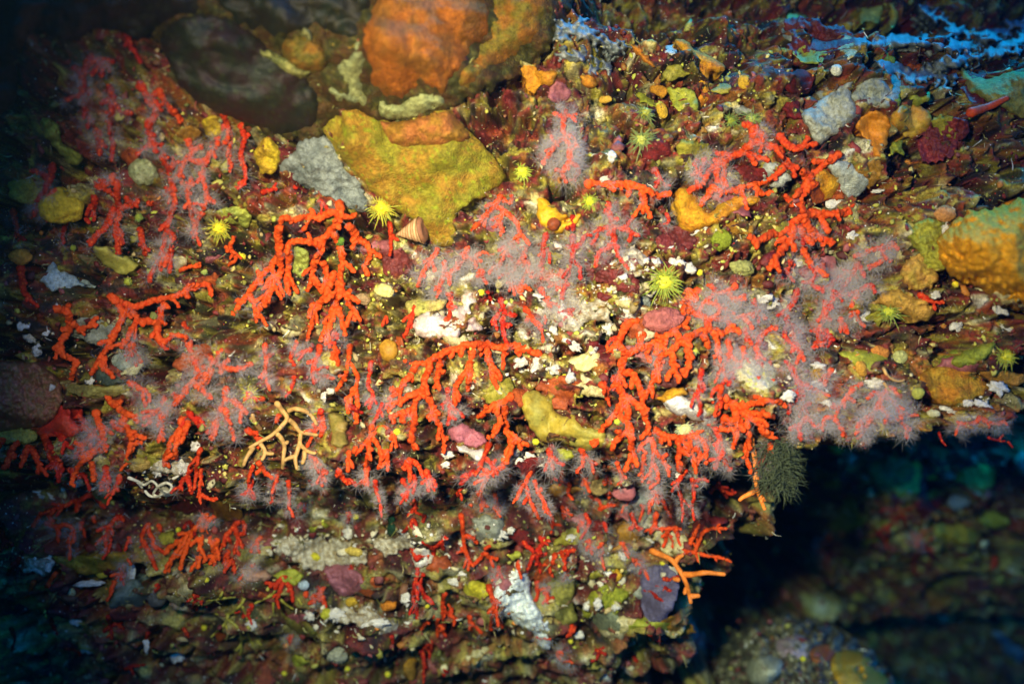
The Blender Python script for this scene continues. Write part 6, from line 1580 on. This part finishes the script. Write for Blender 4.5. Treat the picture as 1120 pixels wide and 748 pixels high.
# worm tubes on the step
coral("looped white worm tubes below the hanging orange legs", 2.0, 0, 'w', "140,522 150,526 158,530 166,526 172,532 168,540 176,544; 158,536 164,542 172,543 178,540; 172,532 182,528 188,532 184,538 178,536; 150,526 156,534; 188,524 196,520", group=None, name="worm_tubes", cat="worm tubes", smooth_skin=True, lift=8)

# dark green weed tuft
def weed(label, cx, cy, rx, ry, n, c, t=None, name="weed_tuft", ln=26):
    t = t or depth_at(cx, cy - ry * .8) - 0.02
    m = t / FPX
    R = root(name, P(cx, cy - ry, t))
    tag(R, label, "weed")
    geo = []
    tuft = RS.normal(size=9) * rx * .5
    for k in range(n):
        hx = tuft[RS.randint(len(tuft))]
        x0, y0 = cx + hx + RS.normal() * rx * .12, cy - ry * (0.9 - 1.1 * RS.rand())
        pts = [(x0, y0)]
        a = RS.rand() * 6.28
        for j in range(4):
            a += RS.normal() * .95
            pts.append((pts[-1][0] + math.cos(a) * ln * .2 + (x0 - cx) * .08, pts[-1][1] + math.sin(a) * ln * .15 + ln * .1))
        p = np.array(pts)
        tt = t + RS.normal() * 8 * m + np.cumsum(RS.normal(size=5) * 2.5 * m)
        v, ff, _ = tube(P(p[:, 0], p[:, 1], tt), np.full(5, (.35 + .4 * RS.rand()) * m), 3)
        geo.append((v, ff))
    V, F = join(geo)
    o = put("filaments", V, F, np.array(c), M_CRUST, R)
    o['kind'] = 'stuff'


weed("dark green bushy weed tuft hanging off the lip by the bare orange branch", 852, 520, 15, 44, 460, (.055, .075, .03), ln=32)

# ------------------------------------------------------------------ small growth that nobody could count
ICO = np.array([(0, 0, 1), (.894, 0, .447), (.276, .851, .447), (-.724, .526, .447), (-.724, -.526, .447), (.276, -.851, .447), (.724, .526, -.447), (-.276, .851, -.447), (-.894, 0, -.447), (-.276, -.851, -.447), (.724, -.526, -.447), (0, 0, -1)])
ICF = np.array([(0, 1, 2), (0, 2, 3), (0, 3, 4), (0, 4, 5), (0, 5, 1), (1, 6, 2), (2, 7, 3), (3, 8, 4), (4, 9, 5), (5, 10, 1), (2, 6, 7), (3, 7, 8), (4, 8, 9), (5, 9, 10), (1, 10, 6), (6, 11, 7), (7, 11, 8), (8, 11, 9), (9, 11, 10), (10, 11, 6)])


def lumps(name, label, cat, px, py, size, cols, mat, flat=0.42, jit=0.25, rise=0.15):
    t = look(DM, px, py)
    ok = t < 5
    px, py, size, t, cols = px[ok], py[ok], size[ok], t[ok], cols[ok]
    n = len(px)
    m = t / FPX
    S = ICO[None] * (1 + jit * RS.normal(size=(n, 12, 1)))
    a = RS.rand(n) * 6.28
    st = 1 + RS.rand(n) * .9
    x = S[..., 0] * st[:, None]; z = S[..., 2]
    xx = x * np.cos(a)[:, None] - z * np.sin(a)[:, None]; zz = x * np.sin(a)[:, None] + z * np.cos(a)[:, None]
    cen = P(px, py, t - rise * size * m)
    V = cen[:, None, :] + np.stack([xx, S[..., 1] * flat, zz], -1) * (size * m)[:, None, None]
    F = (ICF[None] + (np.arange(n) * 12)[:, None, None]).reshape(-1, 3)
    C = np.repeat(cols, 12, 0)
    o = put(name, V.reshape(-1, 3), F, C, mat, smooth=True)
    tag(o, label, cat, kind='stuff')


def shade(c, n, v=0.3):
    c = np.array(c, float)
    pick = c[RS.randint(0, len(c), n)]
    return np.clip(pick * (1 + v * RS.normal(size=(n, 1))), 0.004, .85)


n = 750
px, py = rnd(n, [(655, 330, 70, 60, 5), (345, 603, 60, 22, 4.5), (500, 348, 50, 26, 1.5), (700, 300, 60, 40, 2), (780, 260, 60, 40, 1), (170, 528, 50, 18, 1.5), (590, 395, 60, 40, 2), (620, 500, 60, 10, 1), (450, 590, 60, 20, 1.5), (650, 640, 70, 50, 2), (400, 680, 90, 30, 1.2), (560, 660, 20, 50, 1.2),
                 (60, 360, 60, 20, .6), (890, 425, 40, 30, 1), (1060, 430, 50, 30, .8), (270, 520, 60, 30, .8), (520, 600, 60, 30, .8), (860, 700, 50, 20, .5), (45, 615, 30, 16, .5)])
lumps("shell_grit", "pale shell grit scattered thickly over the rubble and the lower ledge", "shell grit", px, py, np.clip(RS.lognormal(.4, .6, n), .7, 5), shade([(.64, .60, .50), (.55, .49, .32), (.44, .38, .2)], n, .12), M_CRUST, flat=.35, jit=.42, rise=.1)
n = 2600
px, py = rnd(n)
lumps("maroon_nodules", "dark red and brown coralline nodules all over the reef rock", "coralline algae", px, py, np.clip(RS.lognormal(.3, .6, n), .6, 6), shade([(.16, .018, .014), (.09, .012, .01), (.12, .05, .02), (.22, .06, .05), (.2, .03, .02)], n), M_CRUST, rise=.1)
n = 2000
px, py = rnd(n)
lumps("olive_crumbs", "olive, ochre and tan growth specks all over the reef rock", "encrusting growth", px, py, np.clip(RS.lognormal(.2, .6, n), .6, 5), shade([(.26, .24, .03), (.36, .33, .06), (.18, .19, .04), (.40, .30, .12), (.46, .40, .2), (.44, .16, .02)], n), M_CRUST)
n = 850
px, py = rnd(n, [(300, 300, 180, 120, 3), (420, 330, 60, 60, 2), (640, 330, 120, 90, 3), (800, 260, 90, 60, 2), (950, 200, 90, 60, 2), (480, 420, 200, 60, 3), (250, 520, 150, 40, 2), (640, 620, 90, 70, 2), (1060, 370, 60, 50, 1), (780, 90, 120, 50, 2)])
lumps("yellow_specks", "fine yellow and yellow-green specks on the lit rock", "encrusting growth", px, py, np.clip(RS.lognormal(.25, .4, n), .6, 3.2), shade([(.5, .46, .06), (.42, .44, .05), (.56, .44, .12)], n, .15), M_CRUST)


def turf(name, label, n, cols, regions, ln):
    px, py = rnd(n, regions)
    t = look(DM, px, py)
    ok = t < 4
    px, py, t = px[ok], py[ok], t[ok]
    n = len(px)
    m = t / FPX
    b = P(px, py, t)
    d = RS.normal(size=(n, 3)) * np.array([1, .5, .7]) + np.array([0, -.9, -.25])
    d /= np.linalg.norm(d, axis=1)[:, None]
    s = np.cross(d, RS.normal(size=(n, 3))); s /= np.linalg.norm(s, axis=1)[:, None]
    L = (ln * (.5 + RS.rand(n)) * m)[:, None]
    w_ = (.55 * m)[:, None]
    mid = b + d * L * .55
    tip = b + d * L + RS.normal(size=(n, 3)) * L * .25
    V = np.stack([b - s * w_, b + s * w_, mid - s * w_ * .9, mid + s * w_ * .9, tip - s * w_ * .3, tip + s * w_ * .3], 1).reshape(-1, 3)
    k = (np.arange(n) * 6)[:, None]
    F = np.concatenate([k + [[0, 1, 3, 2]], k + [[2, 3, 5, 4]]])
    o = put(name, V, F, np.repeat(shade(cols, n), 6, 0), M_CRUST, smooth=False)
    tag(o, label, "algae turf", kind='stuff')


turf("algae_turf", "short dark red and olive algae turf on the rock", 6000, [(.12, .02, .015), (.2, .19, .04), (.3, .28, .1), (.1, .06, .03)], None, 8)
turf("hydroid_hairs", "pale hydroid hairs sticking out between the corals", 1300, [(.6, .55, .4), (.5, .5, .42), (.45, .36, .14)], None, 7)

# sea water between the lens and the reef
hv = np.array([(x, y, z) for x in (-2.9, 3.1) for y in (-1.3, 2.6) for z in (-2.2, 2.2)], float)
hf = np.array([(0, 1, 3, 2), (4, 6, 7, 5), (0, 4, 5, 1), (2, 3, 7, 6), (0, 2, 6, 4), (1, 5, 7, 3)])
hz = put("haze", hv, hf, None, None, smooth=False)
tag(hz, "blue sea water that dims and tints everything with distance", None, kind='stuff')
hm = bpy.data.materials.new("sea_water")
hm.use_nodes = True
ht = hm.node_tree
ht.nodes.clear()
ho = ht.nodes.new("ShaderNodeOutputMaterial")
hp = ht.nodes.new("ShaderNodeVolumePrincipled")
hp.inputs["Color"].default_value = (0.004, 0.014, 0.026, 1)
hp.inputs["Absorption Color"].default_value = (0.03, 0.72, 0.86, 1)
hp.inputs["Density"].default_value = 0.50
hp.inputs["Anisotropy"].default_value = 0.5
ht.links.new(hp.outputs[0], ho.inputs["Volume"])
hz.data.materials.append(hm)

for o in sc.objects:
    if '_o' in o:
        del o['_o']
print("polyps", POLYPS[0], "tris", sum(len(o.data.loops) - 2 * len(o.data.polygons) for o in sc.objects if o.type == 'MESH'), "objects", len(sc.objects))
